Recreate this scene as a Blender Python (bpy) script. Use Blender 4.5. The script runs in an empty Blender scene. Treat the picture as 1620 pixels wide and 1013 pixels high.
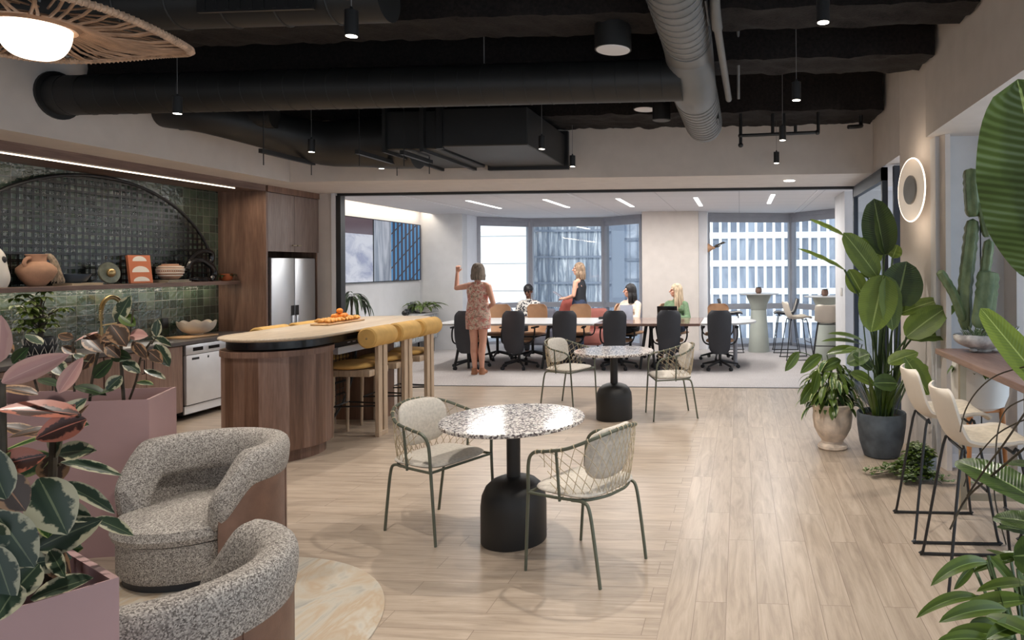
import bpy, bmesh, math, random
from mathutils import Vector, Matrix, Euler, noise
PI = math.pi
V = Vector
scene = bpy.context.scene
COL = scene.collection

# ---------------------------------------------------------------- camera
cam_d = bpy.data.cameras.new('camera'); cam_d.sensor_width = 36; cam_d.lens = 24.0
cam_d.shift_x = (810-1095)/1620; cam_d.shift_y = (420-506.5)/1620
cam_d.clip_start = 0.05; cam_d.clip_end = 600
cam = bpy.data.objects.new('camera', cam_d); COL.objects.link(cam)
cam.matrix_world = (Matrix.Translation((0, 0, 1.66)) @ Matrix.Rotation(math.atan(75/1080), 4, 'Z')
                    @ Matrix.Rotation(PI/2, 4, 'X') @ Matrix.Rotation(-0.0062, 4, 'Z'))
scene.camera = cam

# ---------------------------------------------------------------- world, light, exposure
scene.view_settings.view_transform = 'Standard'; scene.view_settings.look = 'None'
scene.view_settings.gamma = 1; scene.view_settings.use_curve_mapping = False
scene.view_settings.exposure = -0.12
scene.cycles.use_denoising = True
scene.cycles.max_bounces = 7; scene.cycles.diffuse_bounces = 4; scene.cycles.glossy_bounces = 3
scene.cycles.transparent_max_bounces = 12; scene.cycles.sample_clamp_indirect = 6
scene.cycles.caustics_reflective = False; scene.cycles.caustics_refractive = False
world = bpy.data.worlds.new('sky'); scene.world = world; world.use_nodes = True
wn = world.node_tree.nodes; wl = world.node_tree.links
bg = wn['Background']; bg.inputs[1].default_value = 1.6
tc = wn.new('ShaderNodeTexCoord'); sx = wn.new('ShaderNodeSeparateXYZ'); cr = wn.new('ShaderNodeValToRGB')
wl.new(tc.outputs['Generated'], sx.inputs[0]); wl.new(sx.outputs['Z'], cr.inputs[0]); wl.new(cr.outputs[0], bg.inputs[0])
cr.color_ramp.elements[0].position = 0.0; cr.color_ramp.elements[0].color = (0.78, 0.85, 0.95, 1)
cr.color_ramp.elements[1].position = 0.7; cr.color_ramp.elements[1].color = (0.62, 0.76, 1.0, 1)

def light(name, kind, loc, power, color=(1, .93, .84), size=.1, size_y=None, rot=(0, 0, 0), spot=None, blend=.5):
    d = bpy.data.lights.new(name, kind); d.energy = power; d.color = color
    if kind == 'AREA':
        d.size = size
        if size_y: d.shape = 'RECTANGLE'; d.size_y = size_y
    elif kind == 'SUN': d.angle = size
    else: d.shadow_soft_size = size
    if kind == 'SPOT': d.spot_size = spot; d.spot_blend = blend
    o = bpy.data.objects.new(name, d); COL.objects.link(o); o.location = loc; o.rotation_euler = rot
    return o
sun = light('sun', 'SUN', (0, 0, 50), 2.2, (1, .96, .9), .02, rot=(math.radians(48), 0, math.radians(8)))
# daylight through the window wall on the right, and fill added behind the camera
light('daylight_right_windows', 'AREA', (2.75, 1.6, 1.5), 110, (.86, .93, 1), 6.6, 2.5, rot=(0, PI/2, 0)).data.shape = 'RECTANGLE'
light('fill_behind_camera', 'AREA', (-2.5, -3.4, 1.6), 18, (.93, .96, 1), 8, 2.4, rot=(PI/2, 0, 0))

# ---------------------------------------------------------------- materials
def rgb(r, g, b):
    f = lambda c: (c/255/12.92 if c/255 <= .04045 else ((c/255+.055)/1.055)**2.4)
    return (f(r), f(g), f(b), 1)
MATS = {}
class NT:
    def __init__(s, name):
        s.m = bpy.data.materials.new(name); s.m.use_nodes = True
        s.t = s.m.node_tree; s.n = s.t.nodes; s.l = s.t.links
        s.b = s.n['Principled BSDF']; s.out = s.n['Material Output']
        MATS[name] = s.m
    def node(s, typ, **kw):
        n = s.n.new('ShaderNode'+typ)
        for k, v in kw.items(): setattr(n, k, v)
        return n
    def set(s, n, **kw):
        for k, v in kw.items():
            k = k.replace('_', ' ')
            if hasattr(v, 'links') or isinstance(v, bpy.types.NodeSocket): s.l.new(v, n.inputs[k])
            else: n.inputs[k].default_value = v
        return n
    def lk(s, a, b): s.l.new(a, b)
    def coords(s, scale=(1, 1, 1), kind='Object', rot=(0, 0, 0)):
        t = s.node('TexCoord'); m = s.node('Mapping'); s.lk(t.outputs[kind], m.inputs[0])
        m.inputs['Scale'].default_value = scale; m.inputs['Rotation'].default_value = rot
        return m.outputs[0]
    def noise(s, vec, scale=5, detail=3, rough=.5, dist=0):
        n = s.node('TexNoise'); s.lk(vec, n.inputs['Vector'])
        n.inputs['Scale'].default_value = scale; n.inputs['Detail'].default_value = detail
        n.inputs['Roughness'].default_value = rough; n.inputs['Distortion'].default_value = dist
        return n.outputs['Fac']
    def ramp(s, fac, stops, interp='LINEAR'):
        r = s.node('ValToRGB'); s.lk(fac, r.inputs[0]); cr = r.color_ramp; cr.interpolation = interp
        while len(cr.elements) < len(stops): cr.elements.new(.5)
        for e, (p, c) in zip(cr.elements, stops): e.position = p; e.color = c
        return r.outputs[0]
    def math(s, op, a, b=None):
        n = s.node('Math', operation=op)
        for i, x in enumerate((a, b)):
            if x is None: continue
            if isinstance(x, (int, float)): n.inputs[i].default_value = x
            else: s.lk(x, n.inputs[i])
        return n.outputs[0]
    def mix(s, fac, a, b, mode='MIX'):
        n = s.node('MixRGB', blend_type=mode)
        for i, x in enumerate((fac, a, b)):
            if isinstance(x, (int, float, tuple)): n.inputs[i].default_value = x
            else: s.lk(x, n.inputs[i])
        return n.outputs[0]
    def bump(s, h, strength=.3, dist=.01):
        n = s.node('Bump'); n.inputs['Strength'].default_value = strength; n.inputs['Distance'].default_value = dist
        s.lk(h, n.inputs['Height']); s.lk(n.outputs[0], s.b.inputs['Normal'])
    def P(s, **kw): s.set(s.b, **kw); return s

def plain(name, col, rough=.5, metal=0, var=.08, vscale=6, bump=0, bscale=60, spec=.5, coat=0, stretch=(1, 1, 1)):
    s = NT(name); v = s.coords(stretch)
    if var:
        n = s.noise(v, vscale, 4)
        d = tuple(c*(1-var*2) for c in col[:3])+(1,); h = tuple(min(1, c*(1+var*1.6)) for c in col[:3])+(1,)
        s.P(Base_Color=s.ramp(n, [(.3, d), (.7, h)]))
    else: s.P(Base_Color=col)
    s.P(Roughness=rough, Metallic=metal); s.b.inputs['Specular IOR Level'].default_value = spec
    if coat: s.b.inputs['Coat Weight'].default_value = coat
    if bump: s.bump(s.noise(v, bscale, 4), bump, .004)
    return s.m
def emis(name, col, strength):
    s = NT(name); s.P(Base_Color=col, Emission_Color=col, Emission_Strength=strength); return s.m
def wood(name, c0, c1, c2, axis='z', rough=.42, scale=9, spec=.4):
    s = NT(name); k = {'x': (.07, 1, 1), 'y': (1, .07, 1), 'z': (1, 1, .07)}[axis]
    v = s.coords(k); n1 = s.noise(v, scale, 6, .6, .6); n2 = s.noise(v, scale*7, 3, .6)
    base = s.ramp(n1, [(.25, c0), (.5, c1), (.75, c2)])
    s.P(Base_Color=s.mix(.5, base, s.ramp(n2, [(.35, (.55, .52, .5, 1)), (.65, (1.1, 1.08, 1.05, 1))]), 'MULTIPLY'), Roughness=rough)
    s.b.inputs['Specular IOR Level'].default_value = spec
    s.bump(n2, .08, .002); return s.m
def leafmat(name, center, edge, rib, noise_amt=.25, rough=.35, mid=.5, ribs=0, back=None, trans=.12):
    """leaf colour from the leaf's own uv: u across (0..1), v along"""
    s = NT(name); t = s.node('TexCoord'); sep = s.node('SeparateXYZ'); s.lk(t.outputs['UV'], sep.inputs[0])
    ab = s.math('ABSOLUTE', s.math('SUBTRACT', sep.outputs[0], .5)); ab = s.math('MULTIPLY', ab, 2)
    n = s.noise(s.coords((1, 1, 1)), 22, 4, .6)
    f = s.math('ADD', ab, s.math('MULTIPLY', s.math('SUBTRACT', n, .5), noise_amt*4))
    col = s.ramp(f, [(max(0, mid-.08), center), (min(1, mid+.08), edge)])
    if ribs:
        w = s.math('SINE', s.math('MULTIPLY', s.math('SUBTRACT', sep.outputs[1], s.math('MULTIPLY', ab, .12)), ribs*6.28))
        col = s.mix(s.math('MULTIPLY', s.math('ADD', w, 1), .05), col, tuple(c*.45 for c in center[:3])+(1,))
        s.bump(w, .25, .003)
    r = s.math('LESS_THAN', ab, .045); col = s.mix(r, col, rib)
    g = s.noise(s.coords((1, 1, 1)), 5, 2); col = s.mix(.45, col, s.ramp(g, [(.3, (.62, .66, .6, 1)), (.7, (1.2, 1.2, 1.1, 1))]), 'MULTIPLY')
    if back:
        geo = s.node('NewGeometry'); col = s.mix(geo.outputs['Backfacing'], col, back)
    s.P(Base_Color=col, Roughness=rough)
    tr = s.node('BsdfTranslucent'); s.lk(col, tr.inputs[0]); mx = s.node('MixShader'); mx.inputs[0].default_value = trans
    s.lk(s.b.outputs[0], mx.inputs[1]); s.lk(tr.outputs[0], mx.inputs[2]); s.lk(mx.outputs[0], s.out.inputs[0])
    return s.m

M = MATS
plain('white_wall', rgb(212, 204, 198), .85, var=.02)
plain('wall_grey', rgb(206, 206, 208), .85, var=.02)
plain('ceiling_white', rgb(226, 226, 230), .8, var=.01)
plain('black_metal', rgb(30, 30, 31), .42, var=.05)
plain('black_paint', rgb(33, 33, 33), .5, var=.12, vscale=3)
plain('black_gloss', rgb(16, 16, 18), .22, var=.05)
plain('black_plastic', rgb(36, 37, 40), .5, var=.05)
plain('chair_shell_black', rgb(58, 60, 66), .6, var=.04)
plain('duct_grey', rgb(128, 128, 128), .5, .25, var=.08, vscale=2)
plain('pipe_grey', rgb(120, 119, 118), .5, var=.05)
plain('fireproofing', rgb(25, 19, 18), .95, var=.35, vscale=40, bump=1.0, bscale=90)
plain('ceiling_black', rgb(10, 9, 9), .95, var=.3, vscale=20, bump=.8, bscale=60)
plain('brass', rgb(188, 164, 120), .35, .85, var=.05)
plain('gold', rgb(178, 156, 112), .35, .9, var=.02)
plain('champagne_metal', rgb(172, 160, 138), .42, .5, var=.04)
plain('steel', rgb(215, 218, 222), .36, .7, var=.03, stretch=(1, 1, .05), vscale=4)
plain('dishwasher_steel', rgb(222, 224, 228), .42, .35, var=.02)
plain('frame_grey', rgb(158, 160, 168), .5, var=.03)
plain('dark_frame', rgb(50, 56, 66), .45, var=.03)
plain('counter_stone', rgb(92, 88, 88), .4, var=.1, vscale=12)
plain('pink_metal', rgb(176, 142, 140), .5, var=.02)
plain('soil', rgb(48, 36, 28), .95, var=.3, vscale=50, bump=.8)
plain('terracotta_pale', rgb(224, 208, 192), .85, var=.16, vscale=9, bump=.4)
plain('pot_dark', rgb(84, 92, 100), .75, var=.22, vscale=7, bump=.5, bscale=30)
plain('stone_pale', rgb(212, 209, 204), .8, var=.22, vscale=16, bump=.7, bscale=30)
plain('stone_grey', rgb(158, 162, 165), .85, var=.2, vscale=14, bump=.5)
plain('ceramic_white', rgb(222, 218, 210), .5, var=.03)
plain('white_plastic', rgb(224, 220, 214), .45, var=.02)
plain('cream_shell', rgb(216, 206, 192), .5, var=.02)
plain('cream_fabric', rgb(205, 194, 176), .9, var=.06, vscale=40, bump=.4, bscale=300)
plain('seat_fabric', rgb(204, 197, 186), .9, var=.07, vscale=60, bump=.4, bscale=300)
plain('yellow_fabric', rgb(208, 166, 96), .85, var=.05, vscale=10, bump=.3, bscale=250)
plain('olive_metal', rgb(98, 102, 88), .45, .3, var=.04)
plain('rope', rgb(196, 180, 152), .9, var=.1, vscale=60)
plain('leather_brown', rgb(112, 84, 70), .45, var=.08, vscale=14, bump=.15, bscale=120)
plain('tan_leather', rgb(176, 136, 104), .5, var=.05)
plain('rattan', rgb(176, 140, 112), .65, var=.16, vscale=14)
plain('rattan_pale', rgb(196, 164, 138), .7, var=.16, vscale=25)
plain('terracotta', rgb(182, 142, 116), .8, var=.09, vscale=10, bump=.2)
plain('blue_ceramic', rgb(62, 76, 90), .35, var=.15)
plain('bronze_green', rgb(112, 116, 102), .45, .5, var=.2, vscale=14)
plain('orange_cover', rgb(200, 118, 82), .6, var=.03)
plain('paper_white', rgb(232, 226, 216), .7, var=.02)
plain('page_edge', rgb(214, 196, 164), .8, var=.05)
plain('copper', rgb(176, 96, 58), .4, .4, var=.08)
plain('tassel', rgb(184, 168, 146), .95, var=.2, vscale=40)
plain('board_wood', rgb(206, 168, 124), .5, var=.06, vscale=5)
plain('bread', rgb(226, 166, 92), .7, var=.22, vscale=30, bump=.3)
plain('orange_fruit', rgb(232, 138, 48), .5, var=.1, bump=.2, bscale=120)
plain('skin_light', rgb(216, 162, 138), .55, var=.03)
plain('skin_dark', rgb(108, 72, 54), .55, var=.03)
plain('hair_grey', rgb(128, 116, 104), .7, var=.3, vscale=60, stretch=(1, 1, .15))
plain('hair_black', rgb(30, 27, 28), .5, var=.2, vscale=60, stretch=(1, 1, .15))
plain('hair_blonde', rgb(186, 166, 140), .6, var=.25, vscale=60, stretch=(1, 1, .12))
plain('hair_dark_blonde', rgb(142, 118, 96), .6, var=.3, vscale=60, stretch=(1, 1, .15))
plain('cloth_cream', rgb(226, 208, 192), .9, var=.05, vscale=30)
plain('cloth_green', rgb(112, 138, 106), .9, var=.08, vscale=30)
plain('cloth_black', rgb(34, 36, 42), .85, var=.08)
plain('denim', rgb(50, 62, 88), .85, var=.15, vscale=20)
plain('shoe_tan', rgb(172, 120, 90), .55, var=.04)
plain('pillow_grey', rgb(128, 130, 142), .9, var=.06)
plain('pillow_rust', rgb(178, 96, 86), .9, var=.06)
plain('lounge_pink', rgb(186, 118, 108), .9, var=.05)
plain('pale_green_paint', rgb(178, 184, 176), .5, var=.02)
plain('tabletop_grey', rgb(188, 188, 188), .3, var=.02)
plain('stem_green', rgb(62, 84, 46), .5, var=.12, vscale=20)
plain('stem_dark', rgb(66, 56, 40), .6, var=.2, vscale=30)
plain('trunk_wood', rgb(176, 112, 58), .5, var=.1)
plain('screen_black', rgb(14, 14, 16), .2, var=0)
plain('paper_dark', rgb(52, 50, 54), .6, var=.1)
wood('walnut', rgb(98, 74, 62), rgb(130, 102, 88), rgb(154, 126, 110), 'z')
wood('walnut_b', rgb(112, 88, 78), rgb(146, 120, 108), rgb(166, 142, 130), 'z')
wood('walnut_c', rgb(82, 58, 46), rgb(112, 84, 68), rgb(134, 104, 88), 'z')
wood('walnut_y', rgb(92, 72, 64), rgb(118, 96, 88), rgb(140, 118, 108), 'y')
wood('walnut_light', rgb(120, 104, 98), rgb(142, 126, 120), rgb(158, 144, 138), 'z')
wood('ash', rgb(170, 148, 124), rgb(188, 166, 142), rgb(202, 182, 158), 'z')
wood('slab_wood', rgb(196, 176, 152), rgb(214, 196, 172), rgb(222, 208, 188), 'y', .38)
wood('bar_wood', rgb(104, 80, 70), rgb(136, 108, 98), rgb(160, 132, 120), 'y', .35)
wood('conf_wood', rgb(98, 74, 66), rgb(128, 100, 90), rgb(146, 118, 108), 'x', .12, spec=.8)
emis('lamp_warm', (1, .87, .72, 1), 2.6)
emis('lamp_spot', (1, .9, .76, 1), 14.0)
emis('lamp_white', (1, .98, .95, 1), 5.0)
emis('led_strip', (1, .84, .66, 1), 4.5)
emis('sconce_glow', (1, .84, .68, 1), 3.0)

def floor_mat():
    s = NT('oak_planks'); t = s.node('TexCoord'); sep = s.node('SeparateXYZ'); s.lk(t.outputs['Object'], sep.inputs[0])
    def planks(a, b, seed):
        cb = s.node('CombineXYZ'); s.lk(a, cb.inputs[0]); s.lk(b, cb.inputs[1]); cb.inputs[2].default_value = 0
        br = s.node('TexBrick'); s.lk(cb.outputs[0], br.inputs['Vector']); br.offset = .37; br.offset_frequency = 2
        for k, v in dict(Scale=1, Mortar_Size=.0016, Mortar_Smooth=.1, Bias=0, Brick_Width=1.22, Row_Height=.152).items(): br.inputs[k.replace('_', ' ')].default_value = v
        br.inputs['Color1'].default_value = (0, 0, 0, 1); br.inputs['Color2'].default_value = (1, 1, 1, 1); br.inputs['Mortar'].default_value = (.5, .5, .5, 1)
        mp = s.node('Mapping'); s.lk(cb.outputs[0], mp.inputs[0]); mp.inputs['Scale'].default_value = (.9, 9, 1)
        # shift the grain by plank
        ad = s.node('VectorMath', operation='ADD'); s.lk(mp.outputs[0], ad.inputs[0]); s.lk(br.outputs['Color'], ad.inputs[1])
        n = s.noise(ad.outputs[0], 2.2, 6, .62, .8)
        mp2 = s.node('Mapping'); s.lk(cb.outputs[0], mp2.inputs[0]); mp2.inputs['Scale'].default_value = (3, 90, 1)
        n2 = s.noise(mp2.outputs[0], 2, 3, .6)
        g = s.ramp(n, [(.25, rgb(148, 132, 117)), (.5, rgb(178, 162, 145)), (.75, rgb(197, 182, 166))])
        g = s.mix(.6, g, s.ramp(br.outputs['Color'], [(0, (.84, .83, .82, 1)), (1, (1.06, 1.05, 1.04, 1))]), 'MULTIPLY')
        g = s.mix(.35, g, s.ramp(n2, [(.35, (.84, .82, .8, 1)), (.65, (1.05, 1.05, 1.05, 1))]), 'MULTIPLY')
        return s.mix(br.outputs['Fac'], g, rgb(128, 112, 98)), br.outputs['Fac']
    c1, f1 = planks(sep.outputs[0], sep.outputs[1], 0)
    c2, f2 = planks(s.math('ADD', sep.outputs[1], .3), s.math('ADD', sep.outputs[0], .379), 1)
    side = s.math('GREATER_THAN', sep.outputs[0], -.379)
    s.P(Base_Color=s.mix(side, c1, c2), Roughness=.34); s.b.inputs['Specular IOR Level'].default_value = .45
    return s.m
floor_mat()
def carpet_mat():
    s = NT('carpet'); v = s.coords(); n = s.noise(v, 70, 4, .7); n2 = s.noise(v, 5, 3)
    c = s.ramp(n, [(.3, rgb(142, 134, 132)), (.5, rgb(182, 176, 174)), (.7, rgb(206, 202, 200))])
    s.P(Base_Color=s.mix(.3, c, s.ramp(n2, [(.3, (.85, .84, .84, 1)), (.7, (1.1, 1.1, 1.1, 1))]), 'MULTIPLY'), Roughness=.95); s.bump(n, .5, .006)
carpet_mat()
def tile_mat():
    s = NT('green_tile'); t = s.node('TexCoord'); sep = s.node('SeparateXYZ'); s.lk(t.outputs['Object'], sep.inputs[0])
    cb = s.node('CombineXYZ'); s.lk(sep.outputs[1], cb.inputs[0]); s.lk(sep.outputs[2], cb.inputs[1])
    br = s.node('TexBrick'); s.lk(cb.outputs[0], br.inputs['Vector']); br.offset = 0; br.squash = 1
    for k, v in dict(Scale=1, Mortar_Size=.0022, Mortar_Smooth=.2, Bias=0, Brick_Width=.1, Row_Height=.1).items(): br.inputs[k.replace('_', ' ')].default_value = v
    br.inputs['Color1'].default_value = (0, 0, 0, 1); br.inputs['Color2'].default_value = (1, 1, 1, 1)
    c = s.ramp(br.outputs['Color'], [(0, rgb(44, 60, 50)), (.5, rgb(60, 78, 64)), (1, rgb(82, 96, 78))])
    n = s.noise(t.outputs['Object'], 14, 3, .6); c = s.mix(.4, c, s.ramp(n, [(.3, (.7, .7, .7, 1)), (.7, (1.25, 1.25, 1.2, 1))]), 'MULTIPLY')
    s.P(Base_Color=s.mix(br.outputs['Fac'], c, rgb(120, 122, 112)), Roughness=.15, IOR=2.1)
    # every tile tilts a little and its glaze ripples
    tilt = s.node('TexWhiteNoise', noise_dimensions='2D'); fl = s.node('VectorMath', operation='SNAP'); s.lk(cb.outputs[0], fl.inputs[0]); fl.inputs[1].default_value = (.1, .1, .1); s.lk(fl.outputs[0], tilt.inputs['Vector'])
    fr = s.node('VectorMath', operation='SUBTRACT'); s.lk(cb.outputs[0], fr.inputs[0]); s.lk(fl.outputs[0], fr.inputs[1])
    ts = s.node('VectorMath', operation='SUBTRACT'); s.lk(tilt.outputs['Color'], ts.inputs[0]); ts.inputs[1].default_value = (.5, .5, .5)
    dt = s.node('VectorMath', operation='DOT_PRODUCT'); s.lk(fr.outputs[0], dt.inputs[0]); s.lk(ts.outputs[0], dt.inputs[1])
    h = s.math('ADD', s.math('MULTIPLY', dt.outputs['Value'], 9), s.math('MULTIPLY', s.noise(t.outputs['Object'], 26, 3, .55), .9))
    s.bump(s.math('SUBTRACT', h, s.math('MULTIPLY', br.outputs['Fac'], .5)), .55, .012)
tile_mat()
def terrazzo():
    s = NT('terrazzo'); v = s.coords(); vo = s.node('TexVoronoi'); s.lk(v, vo.inputs['Vector']); vo.inputs['Scale'].default_value = 95; vo.inputs['Randomness'].default_value = 1
    sep = s.node('SeparateColor'); s.lk(vo.outputs['Color'], sep.inputs[0])
    c = s.ramp(sep.outputs[0], [(0, rgb(96, 88, 90)), (.2, rgb(142, 134, 132)), (.36, rgb(234, 229, 222)), (.8, rgb(206, 200, 194)), (.94, rgb(104, 96, 98))], 'CONSTANT')
    n = s.noise(v, 60, 3); s.P(Base_Color=s.mix(s.math('LESS_THAN', n, .38), c, rgb(110, 102, 102)), Roughness=.12)
terrazzo()
def boucle(name, c0, c1, c2):
    s = NT(name); v = s.coords(); vo = s.node('TexVoronoi'); s.lk(v, vo.inputs['Vector']); vo.inputs['Scale'].default_value = 240
    sep = s.node('SeparateColor'); s.lk(vo.outputs['Color'], sep.inputs[0])
    s.P(Base_Color=s.ramp(sep.outputs[0], [(0, c0), (.45, c1), (1, c2)]), Roughness=.95); s.b.inputs['Specular IOR Level'].default_value = .1
    s.bump(vo.outputs['Distance'], -.9, .006)
boucle('boucle_grey', rgb(92, 86, 82), rgb(148, 142, 136), rgb(200, 193, 184))
boucle('boucle_cream', rgb(150, 134, 112), rgb(206, 190, 166), rgb(236, 224, 204))
def rug_mat():
    s = NT('marbled_rug'); v = s.coords((1, .35, 1), rot=(0, 0, .9)); n = s.noise(v, 3.2, 4, .6, 1.6)
    c = s.ramp(n, [(.3, rgb(140, 140, 138)), (.42, rgb(184, 176, 162)), (.52, rgb(178, 158, 134)), (.6, rgb(190, 182, 168)), (.72, rgb(150, 144, 140))])
    s.P(Base_Color=c, Roughness=.95)
rug_mat()
def glass_mat():
    s = NT('window_glass'); tr = s.node('BsdfTransparent'); gl = s.node('BsdfGlossy'); gl.inputs['Roughness'].default_value = .02
    tr.inputs[0].default_value = (.93, .96, .97, 1)
    fr = s.node('LayerWeight'); fr.inputs[0].default_value = .12; mx = s.node('MixShader'); s.lk(s.math('ADD', s.math('MULTIPLY', fr.outputs['Facing'], .25), .03), mx.inputs[0]); s.lk(tr.outputs[0], mx.inputs[1]); s.lk(gl.outputs[0], mx.inputs[2]); s.lk(mx.outputs[0], s.out.inputs[0])
glass_mat()
def tiles_ceiling():
    s = NT('acoustic_tile'); v = s.coords(); br = s.node('TexBrick'); s.lk(v, br.inputs['Vector']); br.offset = 0
    for k, w in dict(Scale=1, Mortar_Size=.006, Mortar_Smooth=.1, Bias=0, Brick_Width=1.22, Row_Height=.61).items(): br.inputs[k.replace('_', ' ')].default_value = w
    for k in ('Color1', 'Color2'): br.inputs[k].default_value = rgb(214, 213, 216)
    br.inputs['Mortar'].default_value = rgb(178, 178, 182)
    n = s.noise(v, 160, 2); s.P(Base_Color=s.mix(.12, br.outputs['Color'], s.ramp(n, [(.4, (.6, .6, .6, 1)), (.6, (1, 1, 1, 1))]), 'MULTIPLY'), Roughness=.9)
tiles_ceiling()
G1 = rgb(34, 62, 40)
leafmat('leaf_variegated', rgb(50, 66, 50), rgb(186, 180, 152), rgb(110, 120, 92), .55, .35, .72, back=rgb(150, 128, 108))
leafmat('leaf_pink', rgb(74, 50, 44), rgb(186, 112, 92), rgb(196, 120, 100), .7, .35, .55, back=rgb(176, 116, 106))
leafmat('leaf_bronze', rgb(72, 56, 46), rgb(166, 128, 96), rgb(160, 118, 88), .5, .35, .75, back=rgb(120, 82, 66))
leafmat('leaf_blush', rgb(196, 146, 140), rgb(206, 160, 150), rgb(216, 170, 158), .2, .4, .6, back=rgb(190, 140, 134))
leafmat('leaf_banana', rgb(96, 116, 46), rgb(112, 132, 54), rgb(150, 168, 98), .1, .36, .5, ribs=26, back=rgb(104, 132, 70), trans=.22)
leafmat('leaf_banana_dark', rgb(58, 76, 40), rgb(72, 92, 46), rgb(126, 146, 92), .1, .28, .5, ribs=26, back=rgb(86, 112, 64), trans=.15)
leafmat('leaf_green', rgb(72, 92, 36), rgb(88, 108, 42), rgb(126, 150, 84), .1, .32, .5, trans=.15)
leafmat('leaf_dark', rgb(40, 56, 36), rgb(52, 70, 42), rgb(90, 120, 70), .1, .35, .5)
leafmat('leaf_cream_edge', rgb(54, 84, 42), rgb(176, 184, 120), rgb(104, 130, 72), .3, .35, .7)
leafmat('leaf_ivy', rgb(96, 120, 76), rgb(206, 214, 184), rgb(150, 170, 130), .3, .45, .72)
def cactus_mat():
    s = NT('cactus_skin'); n = s.noise(s.coords((1, 1, .6)), 16, 4); s.P(Base_Color=s.ramp(n, [(.3, rgb(74, 92, 58)), (.7, rgb(124, 138, 96))]), Roughness=.5)
cactus_mat()
def dress_mat():
    s = NT('floral_cloth'); v = s.coords(); n = s.noise(v, 14, 3, .6, 1.2); n2 = s.noise(v, 34, 3, .6, 1.5)
    c = s.ramp(n, [(.36, rgb(226, 208, 190)), (.5, rgb(216, 176, 160)), (.6, rgb(196, 96, 92)), (.7, rgb(226, 206, 190))])
    s.P(Base_Color=s.mix(s.math('GREATER_THAN', n2, .57), c, rgb(140, 132, 112)), Roughness=.9)
dress_mat()
def pattern_shirt():
    s = NT('patterned_shirt'); vo = s.node('TexVoronoi'); s.lk(s.coords(), vo.inputs['Vector']); vo.inputs['Scale'].default_value = 26
    s.P(Base_Color=s.ramp(vo.outputs['Distance'], [(.42, rgb(50, 52, 60)), (.5, rgb(214, 210, 204))]), Roughness=.9)
pattern_shirt()

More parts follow.
